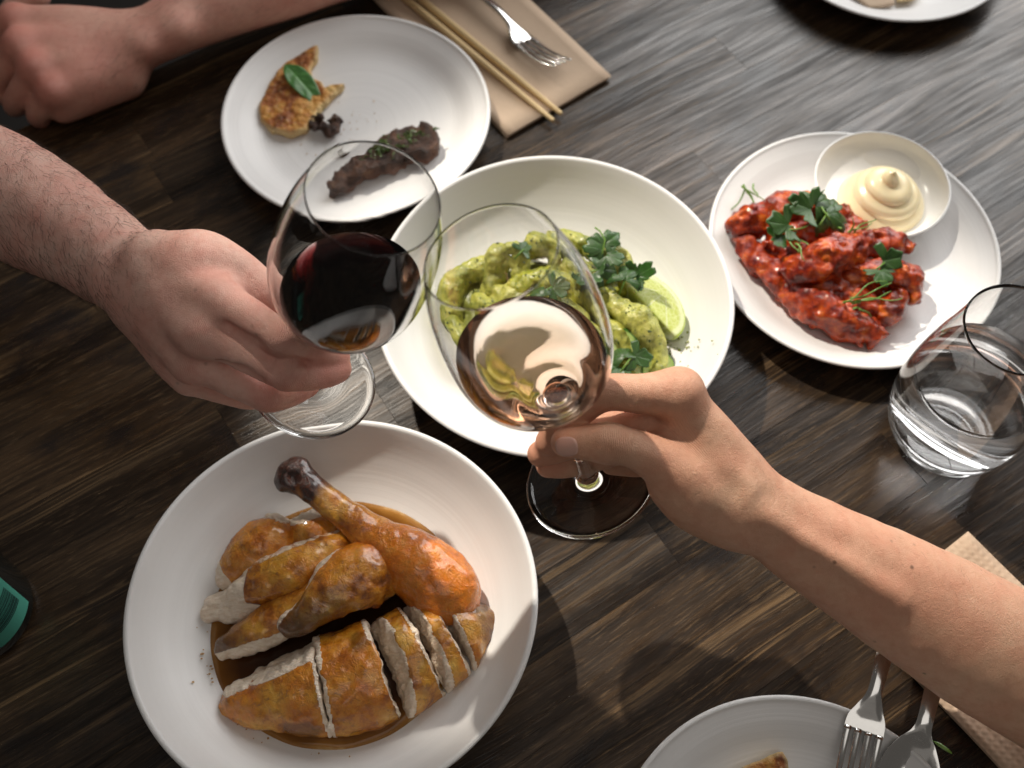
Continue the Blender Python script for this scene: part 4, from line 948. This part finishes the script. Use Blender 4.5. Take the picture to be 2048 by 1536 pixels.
# ---- lime wedge
def lime():
    c = at(1296, 612, .037); ax = unit(at(1352, 655, .026) - at(1262, 560, .036)); nf = unit(np.array([-.52, -.42, .74])); nf = unit(nf - ax * (nf @ ax)); sd = np.cross(ax, nf)
    f = SDF(c - .045, c + .045, .0009); M_ = np.stack([ax, sd, nf], 1); rad = (.0330, .0250, .0240)
    cen = c - nf * .002; f.ell(cen, rad, M_)
    p1 = unit(nf * .66 + sd * .75); p2 = unit(nf * .66 - sd * .75); f.plane(cen + nf * .004, p1, .0012); f.plane(cen + nf * .004, p2, .0012)
    q = (np.indices(f.D.shape).transpose(1, 2, 3, 0) * f.v + f.lo - cen) @ M_; me = f.mesh("lime_wedge", 1); P = f.P
    q = (P - cen) @ M_; k0 = np.linalg.norm(q / np.array(rad), axis=1)
    attr(me, 'rind', np.clip((k0 - .93) / .05, 0, 1)); attr(me, 'pith', np.clip((k0 - .80) / .06, 0, 1)); attr(me, 'along', np.arctan2(q[:, 0], q[:, 1] * .6 + q[:, 2] + .02))
    t = NT("lime_flesh"); cc = t.n('ShaderNodeTexCoord').outputs['Object']; n = t.noise(cc, 150.0, 3, .6); al = t.attr('along'); sg = t.ramp(t.math('ABSOLUTE', t.math('SINE', t.math('MULTIPLY', al, 4.2))), [(.03, 1), (.16, 0)])
    vs = t.voro(t.coord('Object', (1, 1, 1)), 260.0, 'DISTANCE_TO_EDGE')
    fl_ = t.mix(t.ramp(vs, [(0, .6), (.1, 0)]), t.mix(n, (.44, .52, .09), (.60, .64, .22)), (.72, .76, .42)); fl_ = t.mix(sg, fl_, (.66, .70, .42)); col = t.mix(t.attr('pith'), fl_, (.66, .70, .42)); col = t.mix(t.attr('rind'), col, t.mix(n, (.30, .42, .03), (.50, .60, .09)))
    t.bsdf(Base_Color=col, Roughness=.25, Normal=t.bump(t.math('ADD', vs, n), .2, .001), Subsurface_Weight=.3, Subsurface_Radius=(.7, 1, .3), Subsurface_Scale=.006, Coat_Weight=.3)
    food("lime_wedge", me, t.m, "pale juicy wedge of lime at the right of the green food", "lime", ZF)
lime()
# ---- cucumber slices
def cucumber(u, v, z, tilt, label, r=.0135):
    t_ = .0032; V, F = [], []; prof = [(0, -t_ / 2), (r * .97, -t_ / 2), (r, -t_ * .35), (r, t_ * .35), (r * .97, t_ / 2), (r * .86, t_ / 2 + .0001), (r * .5, t_ / 2 - .0003), (0, t_ / 2 - .0004)]
    me = lathe("cucumber_slice", prof, 40); o = link("cucumber_slice", me, M_CUC, None, at(u, v, z)); o.rotation_euler = tilt; return tag(o, label, "cucumber", "cucumber slices in the green food")
t = NT("cucumber"); c = t.n('ShaderNodeTexCoord').outputs['Object']; x = t.n('ShaderNodeSeparateXYZ', {0: c}); r_ = t.math('SQRT', t.math('ADD', t.math('POWER', x.outputs[0], 2.0), t.math('POWER', x.outputs[1], 2.0))); n = t.noise(c, 300.0, 3, .6)
t.bsdf(Base_Color=t.ramp(t.math('ADD', t.math('MULTIPLY', r_, 70.0), t.math('MULTIPLY', n, .05)), [(.25, (.48, .58, .20)), (.45, (.60, .68, .30)), (.86, (.40, .56, .14)), (.95, (.035, .12, .012))]), Roughness=.25, Normal=t.bump(n, .3, .0008), Subsurface_Weight=.2, Subsurface_Scale=.003); M_CUC = t.m
cucumber(1316, 738, .020, (R(38), R(20), 0), "thin cucumber slice at the front right of the green food"); cucumber(1240, 694, .031, (R(28), R(-12), 0), "sauced cucumber slice left of the long green strip", .0145); cucumber(1262, 752, .018, (R(30), R(8), 0), "cucumber slice just above the freckled hand", .0125)
# ---- coriander on the green food
sprig("upright coriander sprig with a curled stem behind the lime", [at(1200, 530, .048), at(1205, 505, .056), at(1210, 480, .060), at(1200, 462, .062), at(1190, 455, .062)], [(at(1206, 500, .057), (-.8, .1, .3), (0, -.4, 1), .0145), (at(1208, 490, .058), (.6, .5, .2), (0, -.3, 1), .0150), (at(1214, 510, .056), (.7, -.4, 0), (.2, -.3, 1), .0140)], 1)
sprig("dark coriander leaf lying under the upright sprig", [at(1175, 545, .050), at(1195, 540, .052)], [(at(1195, 540, .052), (1, .15, 0), (0, -.35, 1), .0170), (at(1185, 548, .051), (.2, -1, 0), (0, -.3, 1), .0120)], 2)
sprig("coriander leaves tucked behind the lime wedge", [at(1238, 590, .042), at(1250, 560, .052)], [(at(1250, 560, .053), (.3, .9, .3), (-.2, -.5, 1), .0150), (at(1272, 552, .050), (.9, .4, .1), (0, -.4, 1), .0140)], 3)
sprig("coriander leaf at the front of the green food by the cucumber", [at(1240, 745, .032), at(1262, 715, .036)], [(at(1250, 715, .037), (-.4, .9, 0), (0, -.3, 1), .0160), (at(1268, 712, .036), (.9, -.2, 0), (0, -.4, 1), .0140), (at(1238, 735, .032), (-.3, -.9, 0), (0, -.3, 1), .0130)], 4)
sprig("small coriander leaf at the back of the green heap", [at(1030, 520, .050), at(1050, 500, .055)], [(at(1045, 503, .054), (.6, .8, 0), (0, -.3, 1), .010)], 5)
sprig("wilted coriander leaves in the middle of the green heap", [at(1080, 590, .050), at(1110, 570, .053)], [(at(1110, 572, .053), (1, 0, 0), (0, -.3, 1), .0160), (at(1090, 590, .052), (-.5, .5, 0), (.1, -.3, 1), .013)], 6)
# ---- glazed wings
def mat_glaze():
    t = NT("red_glaze"); c = t.n('ShaderNodeTexCoord').outputs['Object']; n1 = t.noise(c, 75.0, 5, .65); n2 = t.noise(c, 330.0, 4, .65, .6)
    col = t.ramp(n1, [(.28, (.03, .003, .001)), (.42, (.19, .011, .002)), (.56, (.45, .050, .003)), (.72, (.70, .19, .014))]); col = t.mix(t.ramp(n2, [(.55, 0), (.72, .8)]), col, (.09, .007, .003)); col = t.mix(t.attr('char'), col, (.018, .010, .008))
    t.bsdf(Base_Color=col, Roughness=t.ramp(n2, [(.3, .08), (.7, .26)]), Normal=t.bump(t.math('ADD', n2, n1), .6, .002), Coat_Weight=.40, Coat_Roughness=.05, IOR=1.42); return t.m
M_GLZ = mat_glaze()
WL = ["red glazed wing at the back left, under the coriander leaves", "red glazed wing at the left edge of the pile", "red glazed wing in the middle with its thin end toward the sauce dish", "red glazed wing on the right below the dark leaf", "red glazed wing at the front of the pile, pointing down", "short red glazed wing under the middle of the pile", "small red glazed piece at the right edge of the pile", "red glazed piece between the back and middle wings"]
WP = [[(1480, 452, .026, .0125), (1535, 432, .032, .0170), (1600, 420, .036, .0165), (1660, 428, .034, .0150), (1715, 455, .026, .0090)],
      [(1486, 480, .016, .0110), (1520, 520, .018, .0150), (1570, 555, .020, .0160), (1600, 590, .018, .0130)],
      [(1590, 545, .034, .0130), (1645, 528, .044, .0185), (1700, 500, .044, .0165), (1760, 486, .038, .0110), (1818, 494, .032, .0078)],
      [(1700, 560, .030, .0140), (1760, 548, .032, .0155), (1815, 560, .024, .0140), (1826, 590, .018, .0100)],
      [(1590, 590, .018, .0150), (1650, 622, .022, .0165), (1700, 648, .022, .0150), (1742, 672, .018, .0115)],
      [(1550, 500, .020, .0170), (1610, 540, .022, .0190), (1670, 590, .024, .0180), (1740, 610, .022, .0160)],
      [(1745, 625, .018, .0130), (1780, 612, .022, .0140), (1800, 580, .022, .0120)],
      [(1560, 470, .026, .0150), (1640, 470, .030, .0160), (1700, 480, .028, .0140)]]
ZP = .0078
for i, pts in enumerate(WP):
    js = [(at(u, v, z + .002), r * .88) for u, v, z, r in pts]; f = SDF(*bounds(js), .0013); f.sweep(js, .003, None, 6); f.noise(.0040, 70, 400 + i, 2); f.noise(.0015, 150, 440 + i, 1, RIDGE); f.noise(.0010, 300, 430 + i, 1)
    me = f.mesh("glazed_wing", 1); ch = np.clip(near(f.P, at(1482, 482, .016), .014) + near(f.P, at(1640, 620, .012), .008), 0, 1); attr(me, 'char', ch)
    food("glazed_wing", me, M_GLZ, WL[i], "chicken wing", ZP, "red glazed wings")
V, F = [], []
n = 40; c0 = at(1655, 660, ZP); 
me = bpy.data.meshes.new("glaze_smear"); V.append((c0[0], c0[1], .0090))
for k in range(n): a = 2 * math.pi * k / n; r = .012 * (1 + .4 * math.sin(3 * a) + .25 * math.sin(7 * a)); V.append((c0[0] + 1.6 * r * math.cos(a), c0[1] + .6 * r * math.sin(a), .0080))
o = link("glaze_smear", mesh("glaze_smear", V, [(0, 1 + k, 1 + (k + 1) % n) for k in range(n)]), M_GLZ); attr(o.data, 'char', np.zeros(n + 1)); tag(o, "smear of red glaze on the plate below the wings", "sauce")
sprig("broad dark coriander leaf at the left of the wings", [at(1590, 455, .052), at(1555, 445, .053)], [(at(1578, 448, .0535), (-1, -.05, 0), (0, -.35, 1), 0.0189), (at(1560, 470, .050), (-.2, -1, 0), (.1, -.3, 1), 0.0131)], 11)
sprig("broad coriander leaf along the back of the wings", [at(1660, 440, .054), at(1640, 410, .056)], [(at(1622, 418, .0565), (-1, .25, 0), (.1, -.35, 1), 0.0189), (at(1630, 410, .057), (.8, .5, 0), (0, -.4, 1), 0.0164)], 12)
sprig("coriander leaf beside the sauce dish on the wings", [at(1640, 450, .053), at(1655, 425, .054)], [(at(1655, 428, .0545), (.8, -.3, 0), (.2, -.3, 1), 0.0176), (at(1660, 420, .053), (.6, .8, 0), (0, -.4, 1), 0.0139)], 13)
sprig("coriander leaf standing on the right wing", [at(1745, 545, .052), at(1770, 525, .058)], [(at(1765, 522, .058), (1, .1, .15), (-.1, -.7, .8), 0.0164), (at(1762, 540, .055), (.1, -1, 0), (0, -.4, 1), 0.0139)], 14)
SH = [((1490, 372, .030), (.6, -.9, .2), .034, "thin green shoots sticking out at the back left of the wings", 5), ((1700, 605, .044), (.9, .2, .1), .036, "curly green shreds on the front wing", 7), ((1690, 470, .050), (.5, .3, .2), .024, "green shreds beside the sauce dish on the wings", 5), ((1580, 480, .050), (.5, -.8, .1), .026, "thin green shoots in the middle of the wings", 5)]
for i, (p, d, L, lab, k) in enumerate(SH):
    V, F = [], []; r2 = np.random.RandomState(i + 3); p = at(*p)
    for j in range(k): strand(V, F, r2.normal(0, .004, 3) * [1, 1, .3], np.array(d) + r2.normal(0, .5, 3), L * r2.uniform(.6, 1.1), .55, .0009, i * 10 + j)
    o = link("herb_shreds", mesh("herb_shreds", V, F), M_LIT, None, p); attr(o.data, 'vein', np.zeros(len(V))); tag(o, lab, "herb", None)
# ---- mayonnaise swirl
def mayo():
    c = at(1760, 409, .0135); n = 96; rows = 60; V, F = [], []; H_ = .040
    ctl = [(0, .0), (.0332, .0), (.0345, .004), (.0325, .0085), (.0290, .0120), (.0272, .0135), (.0275, .0165), (.0248, .0205), (.0205, .0228), (.0188, .0240), (.0186, .0265), (.0150, .0300), (.0098, .0318), (.0072, .0330), (.0064, .0355), (.0040, .0385), (.0015, .0405), (0, .0408)]
    pr = smooth_prof(ctl, 5); zz = np.array([p[1] for p in pr]); rr = np.array([p[0] for p in pr])
    for j, (r, z) in enumerate(zip(rr, zz)):
        for i in range(n):
            a = 2 * math.pi * i / n; sh = .0034 * ((i / n) if 0 else .5 * math.sin(a + z * 70)) * (0 if j < 6 or j > len(pr) - 5 else 1)
            q = np.interp(z + sh, zz[5:], rr[5:]) if j >= 6 else r
            V.append((q * math.cos(a) + .0012 * math.sin(z * 130), q * math.sin(a) + .0010 * math.cos(z * 110), z + .0005 * math.sin(2 * a)))
    for j in range(len(pr) - 1):
        for i in range(n): F.append((j * n + i, j * n + (i + 1) % n, (j + 1) * n + (i + 1) % n, (j + 1) * n + i))
    t = NT("mayonnaise"); cc = t.n('ShaderNodeTexCoord').outputs['Object']; nn = t.noise(t.coord('Object', (30, 30, 260)), 1.0, 3, .5)
    t.bsdf(Base_Color=t.mix(nn, (.88, .73, .43), (.92, .81, .56)), Roughness=.28, Normal=t.bump(nn, .25, .001), Subsurface_Weight=.3, Subsurface_Radius=(1, .8, .45), Subsurface_Scale=.006, Coat_Weight=.2)
    o = link("mayonnaise", fix_normals(mesh("mayonnaise", V, F)), t.m, None, c); tag(o, "pale yellow mayonnaise piped in a pointed swirl in the small dish", "sauce")
mayo()
# ---- back left plate: toast, basil, crumbs, meat
ZT = .0072
def mat_toast():
    t = NT("toasted_bread"); c = t.n('ShaderNodeTexCoord').outputs['Object']; n1 = t.noise(c, 60.0, 4, .6); n2 = t.noise(c, 260.0, 4, .65); vo = t.voro(c, 210.0)
    col = t.ramp(n1, [(.32, (.12, .024, .005)), (.46, (.34, .10, .014)), (.57, (.58, .26, .045)), (.72, (.72, .48, .16))]); col = t.mix(t.ramp(vo, [(.10, .65), (.22, 0)]), col, (.07, .06, .015)); col = t.mix(t.ramp(n2, [(.56, 0), (.72, .6)]), col, (.62, .46, .20)); col = t.mix(t.attr('crumb'), col, (.66, .50, .24))
    t.bsdf(Base_Color=col, Roughness=.5, Normal=t.bump(t.math('ADD', n2, t.math('MULTIPLY', vo, .8)), .8, .0022)); return t.m
M_TOAST = mat_toast()
def slab(name, px, z0, z1, m, label, cat, base, amp=.0012, fr=110, seed=0, vox=.0011, rd=.003, crumb=None, group=None, attrs=None, dome=0):
    poly = [at(u, v, z1)[:2] for u, v in px]; P2 = np.array(poly); lo = np.r_[P2.min(0) - .008, z0 - .006]; hi = np.r_[P2.max(0) + .008, z1 + .010]
    f = SDF(lo, hi, vox); prism(f, poly, z0, z1, rd); f.noise(amp, fr, seed, 3); me = f.mesh(name, 1)
    if attrs: attrs(me, f.P, poly)
    return food(name, me, m, label, cat, base, group)
def toast_attr(me, P, poly):
    d = polygon_sdf(P[:, :2], poly); attr(me, 'crumb', np.clip((d + .0030) / .003, 0, 1) * .8)
slab("toast", [(636, 86), (604, 102), (566, 124), (536, 166), (516, 206), (518, 236), (542, 256), (580, 266), (612, 256), (628, 232), (640, 214), (664, 190), (690, 163), (662, 166), (650, 172), (642, 158), (624, 152), (620, 136), (632, 118)], ZT + .0005, ZT + .0095, M_TOAST, "bitten crescent of golden toast with a basil leaf on it", "toast", ZT, attrs=toast_attr)
b0 = at(571, 134, ZT + .0130); b1 = at(646, 207, ZT + .0115)
o = link("basil_leaf", leaf_mesh("basil_leaf", float(np.linalg.norm(b1 - b0)), 3, True), M_BAS); put(o, b0, b1 - b0, UPZ + np.array([.1, -.15, 0])); tag(o, "single green basil leaf lying on the bitten toast", "herb")
def mat_meat():
    t = NT("grilled_meat"); c = t.n('ShaderNodeTexCoord').outputs['Object']; n1 = t.noise(c, 85.0, 5, .65); n2 = t.noise(c, 380.0, 4, .7)
    col = t.ramp(n1, [(.30, (.012, .006, .004)), (.48, (.050, .020, .010)), (.62, (.115, .048, .024)), (.78, (.28, .15, .07))]); col = t.mix(t.ramp(n2, [(.54, 0), (.70, .7)]), col, (.022, .010, .007)); col = t.mix(t.attr('pale'), col, t.mix(n2, (.15, .06, .035), (.24, .11, .07)))
    t.bsdf(Base_Color=col, Roughness=.34, Normal=t.bump(t.math('ADD', n2, n1), 1.0, .003)); return t.m
M_MEAT = mat_meat()
def meat_attr(me, P, poly): attr(me, 'pale', np.clip((.0155 - P[:, 2]) / .003, 0, 1) * .6)
st = slab("grilled_meat", [(650, 374), (672, 340), (702, 312), (742, 284), (762, 268), (806, 250), (856, 238), (872, 262), (878, 284), (850, 300), (806, 312), (772, 332), (732, 340), (700, 356), (664, 376)], ZT + .0005, ZT + .018, M_MEAT, "leftover strip of dark grilled meat topped with chopped herbs", "meat", ZT, .0030, 110, 500, .0012, .004, attrs=meat_attr)
V, F = [], []; r2 = random.Random(9); bl = np.array(st.location)
for _ in range(150):
    u = r2.gauss(790, 34); v = 286 - (u - 790) * .36 + r2.gauss(0, 9); p = at(u, v, ZT + .0185) - bl; s = r2.uniform(.0008, .0022); i0 = len(V)
    q = [np.array([r2.gauss(0, 1) for _ in range(3)]) for _ in range(6)]
    D = [(1, 0, 0), (-1, 0, 0), (0, 1, 0), (0, -1, 0), (0, 0, .6), (0, 0, -.6)]
    V += [p + s * (np.array(d) + .3 * qq) for d, qq in zip(D, q)]
    F += [(i0 + a, i0 + b, i0 + c_) for a, b, c_ in ((0, 2, 4), (2, 1, 4), (1, 3, 4), (3, 0, 4), (2, 0, 5), (1, 2, 5), (3, 1, 5), (0, 3, 5))]
ob = link("chopped_herbs", mesh("chopped_herbs", V, F, False), mat_leaf("chopped_green_herbs", (.012, .045, .008), (.09, .13, .02)), st); attr(ob.data, 'vein', np.zeros(len(V))); tag(ob, kind="stuff")
def lump(u, v, z, r, seed, label, name="meat_scrap"):
    c = at(u, v, z); f = SDF(c - r * 2, c + r * 2, .0009)
    r2 = np.random.RandomState(seed)
    for _ in range(6): f.ell(c + r2.normal(0, r * .42, 3) * [1, 1, .4], np.array([r, r, r * .8]) * r2.uniform(.4, .62), None, .002)
    f.noise(.0030, 170, seed, 3); me = f.mesh(name, 1); attr(me, 'pale', np.zeros(len(f.P))); food(name, me, M_MEAT, label, "meat", ZT, None)
lump(650, 249, ZT + .006, .0115, 3, "brown crumbly meat scrap beside the toast"); lump(684, 306, ZT + .003, .0055, 8, "tiny meat scrap seen through the red wine glass rim")
V, F = [], []; r2 = random.Random(19)
for _ in range(40):
    u, v = r2.choice([(670, 225), (690, 265), (640, 300), (720, 240)]); p = at(u + r2.gauss(0, 26), v + r2.gauss(0, 18), ZT + .0006); s = r2.uniform(.0003, .0009); i0 = len(V)
    V += [p + s * np.array(d) for d in ((1, 0, 0), (-1, 0, 0), (0, 1, 0), (0, -1, 0), (0, 0, .7))]; F += [(i0, i0 + 2, i0 + 4), (i0 + 2, i0 + 1, i0 + 4), (i0 + 1, i0 + 3, i0 + 4), (i0 + 3, i0, i0 + 4)]
o = link("toast_crumbs", mesh("toast_crumbs", V, F, False), M_TOAST); attr(o.data, 'crumb', np.ones(len(V)) * .5); tag(o, "golden crumbs scattered beside the toast", "crumbs", None, "stuff")
# ---- bottom plate bread, back right plate paper, green blade on the table
slab("bread_piece", [(1440, 1590), (1478, 1536), (1510, 1522), (1548, 1508), (1566, 1502), (1576, 1520), (1580, 1552), (1570, 1600)], ZT + .001, ZT + .014, M_TOAST, "torn piece of golden bread on the bottom plate", "bread", ZT, .0010, 120, 33, attrs=toast_attr)
slab("folded_paper", [(1690, -34), (1712, -8), (1738, 13), (1768, 11), (1790, 6), (1786, -20), (1750, -46)], .0125, .0170, M_PAP, "folded brown paper on the plate at the top edge", "paper", .0125, .0003, 60, 5, .0012, .0008)
slab("folded_paper", [(1792, -30), (1794, 2), (1830, -3), (1850, -26), (1820, -50)], .0135, .0165, M_BAM, "pale piece beside the folded paper on the top plate", "paper", .0135, .0004, 60, 6, .0012, .0010)
b0 = at(1866, 1482, .0018); b1 = at(1904, 1508, .0012); V, F = [], []; L = float(np.linalg.norm(b1 - b0))
V, F = strip(resamp([(0, .0002, 0, 0), (L * .3, .0013, .0010, .0003), (L * .7, .0012, .0012, .0003), (L, .0002, .0004, 0)]), .0004)
o = link("chive", fix_normals(mesh("chive", V, F)), M_LIT); attr(o.data, 'vein', np.zeros(len(V))); place(o, b0, b1); tag(o, "single narrow green chive dropped on the bare wood", "herb")

# ---- chopped herb flecks over the green food, and gravy drips on the bowl wall
from mathutils.bvhtree import BVHTree
dg = bpy.context.evaluated_depsgraph_get(); VV, FF = [], []
for o in COL.objects:
    if o.type == 'MESH' and o.name.split('.')[0] in ("green_strip", "green_sauce"):
        b = len(VV); VV += [o.matrix_basis @ v.co for v in o.data.vertices]; FF += [tuple(i + b for i in p.vertices) for p in o.data.polygons]
bv = BVHTree.FromPolygons(VV, FF); V, F = [], []; r2 = random.Random(77)
for _ in range(260):
    u = r2.uniform(880, 1330); v = r2.uniform(480, 760); p = at(u, v, .02); hit, nn, _i, _d = bv.ray_cast(Vector((p[0], p[1], .2)), Vector((0, 0, -1)))
    if hit is None: continue
    s_ = r2.uniform(.0007, .0021); i0 = len(V); h = np.array(hit) + np.array(nn) * .0003
    a = unit(np.cross(np.array(nn), [r2.gauss(0, 1), r2.gauss(0, 1), r2.gauss(0, 1)])); b_ = np.cross(np.array(nn), a)
    V += [h + a * s_, h + b_ * s_ * .5, h - a * s_ * .8, h - b_ * s_ * .6, h + np.array(nn) * s_ * .5]; F += [(i0, i0 + 1, i0 + 4), (i0 + 1, i0 + 2, i0 + 4), (i0 + 2, i0 + 3, i0 + 4), (i0 + 3, i0, i0 + 4)]
ob = link("herb_flecks", mesh("herb_flecks", V, F, False), bpy.data.materials["chopped_green_herbs"]); attr(ob.data, 'vein', np.zeros(len(V))); tag(ob, "tiny chopped herb flecks scattered over the green sauced food", "herb", None, "stuff")
prof_i = [(0, .0076), (.03, .0078), (.060, .0085), (.084 * .1325 / .135, .0112), (.1025 * .1325 / .135, .0205), (.1185 * .1325 / .135, .036), (.126, .050)]
V, F, T = [], [], []; r2 = random.Random(31); pr_r = [p[0] for p in prof_i]; pr_z = [p[1] for p in prof_i]
for _ in range(34):
    a = r2.choice([math.pi + r2.gauss(.15, .25), math.pi + r2.gauss(.3, .3), r2.gauss(-1.9, .5)]); q = .0885 + abs(r2.gauss(0, .0045)); s_ = r2.uniform(.0002, .0008); i0 = len(V)
    sl = (np.interp(q + .002, pr_r, pr_z) - np.interp(q - .002, pr_r, pr_z)) / .004; ca, sa = math.cos(a), math.sin(a)
    V.append((-.117 + q * ca, .2345 + q * sa, np.interp(q, pr_r, pr_z) + .0002 + s_ * .30)); T.append(.85)
    for k in range(10):
        t_ = k * .6283; dr, dt = s_ * math.cos(t_) * r2.uniform(.8, 1.6), s_ * math.sin(t_) * r2.uniform(.7, 1.1); rr = q + dr; V.append((-.117 + rr * ca - dt * sa, .2345 + rr * sa + dt * ca, np.interp(rr, pr_r, pr_z) + .00008)); T.append(1.05)
    F += [(i0, i0 + 1 + k, i0 + 1 + (k + 1) % 10) for k in range(10)]
me = mesh("gravy_drips", V, F); attr(me, 'thin', T); tag(link("gravy_drips", me, bpy.data.materials["brown_gravy"]), "small gravy drips splashed on the chicken bowl wall", "sauce", None, "stuff")
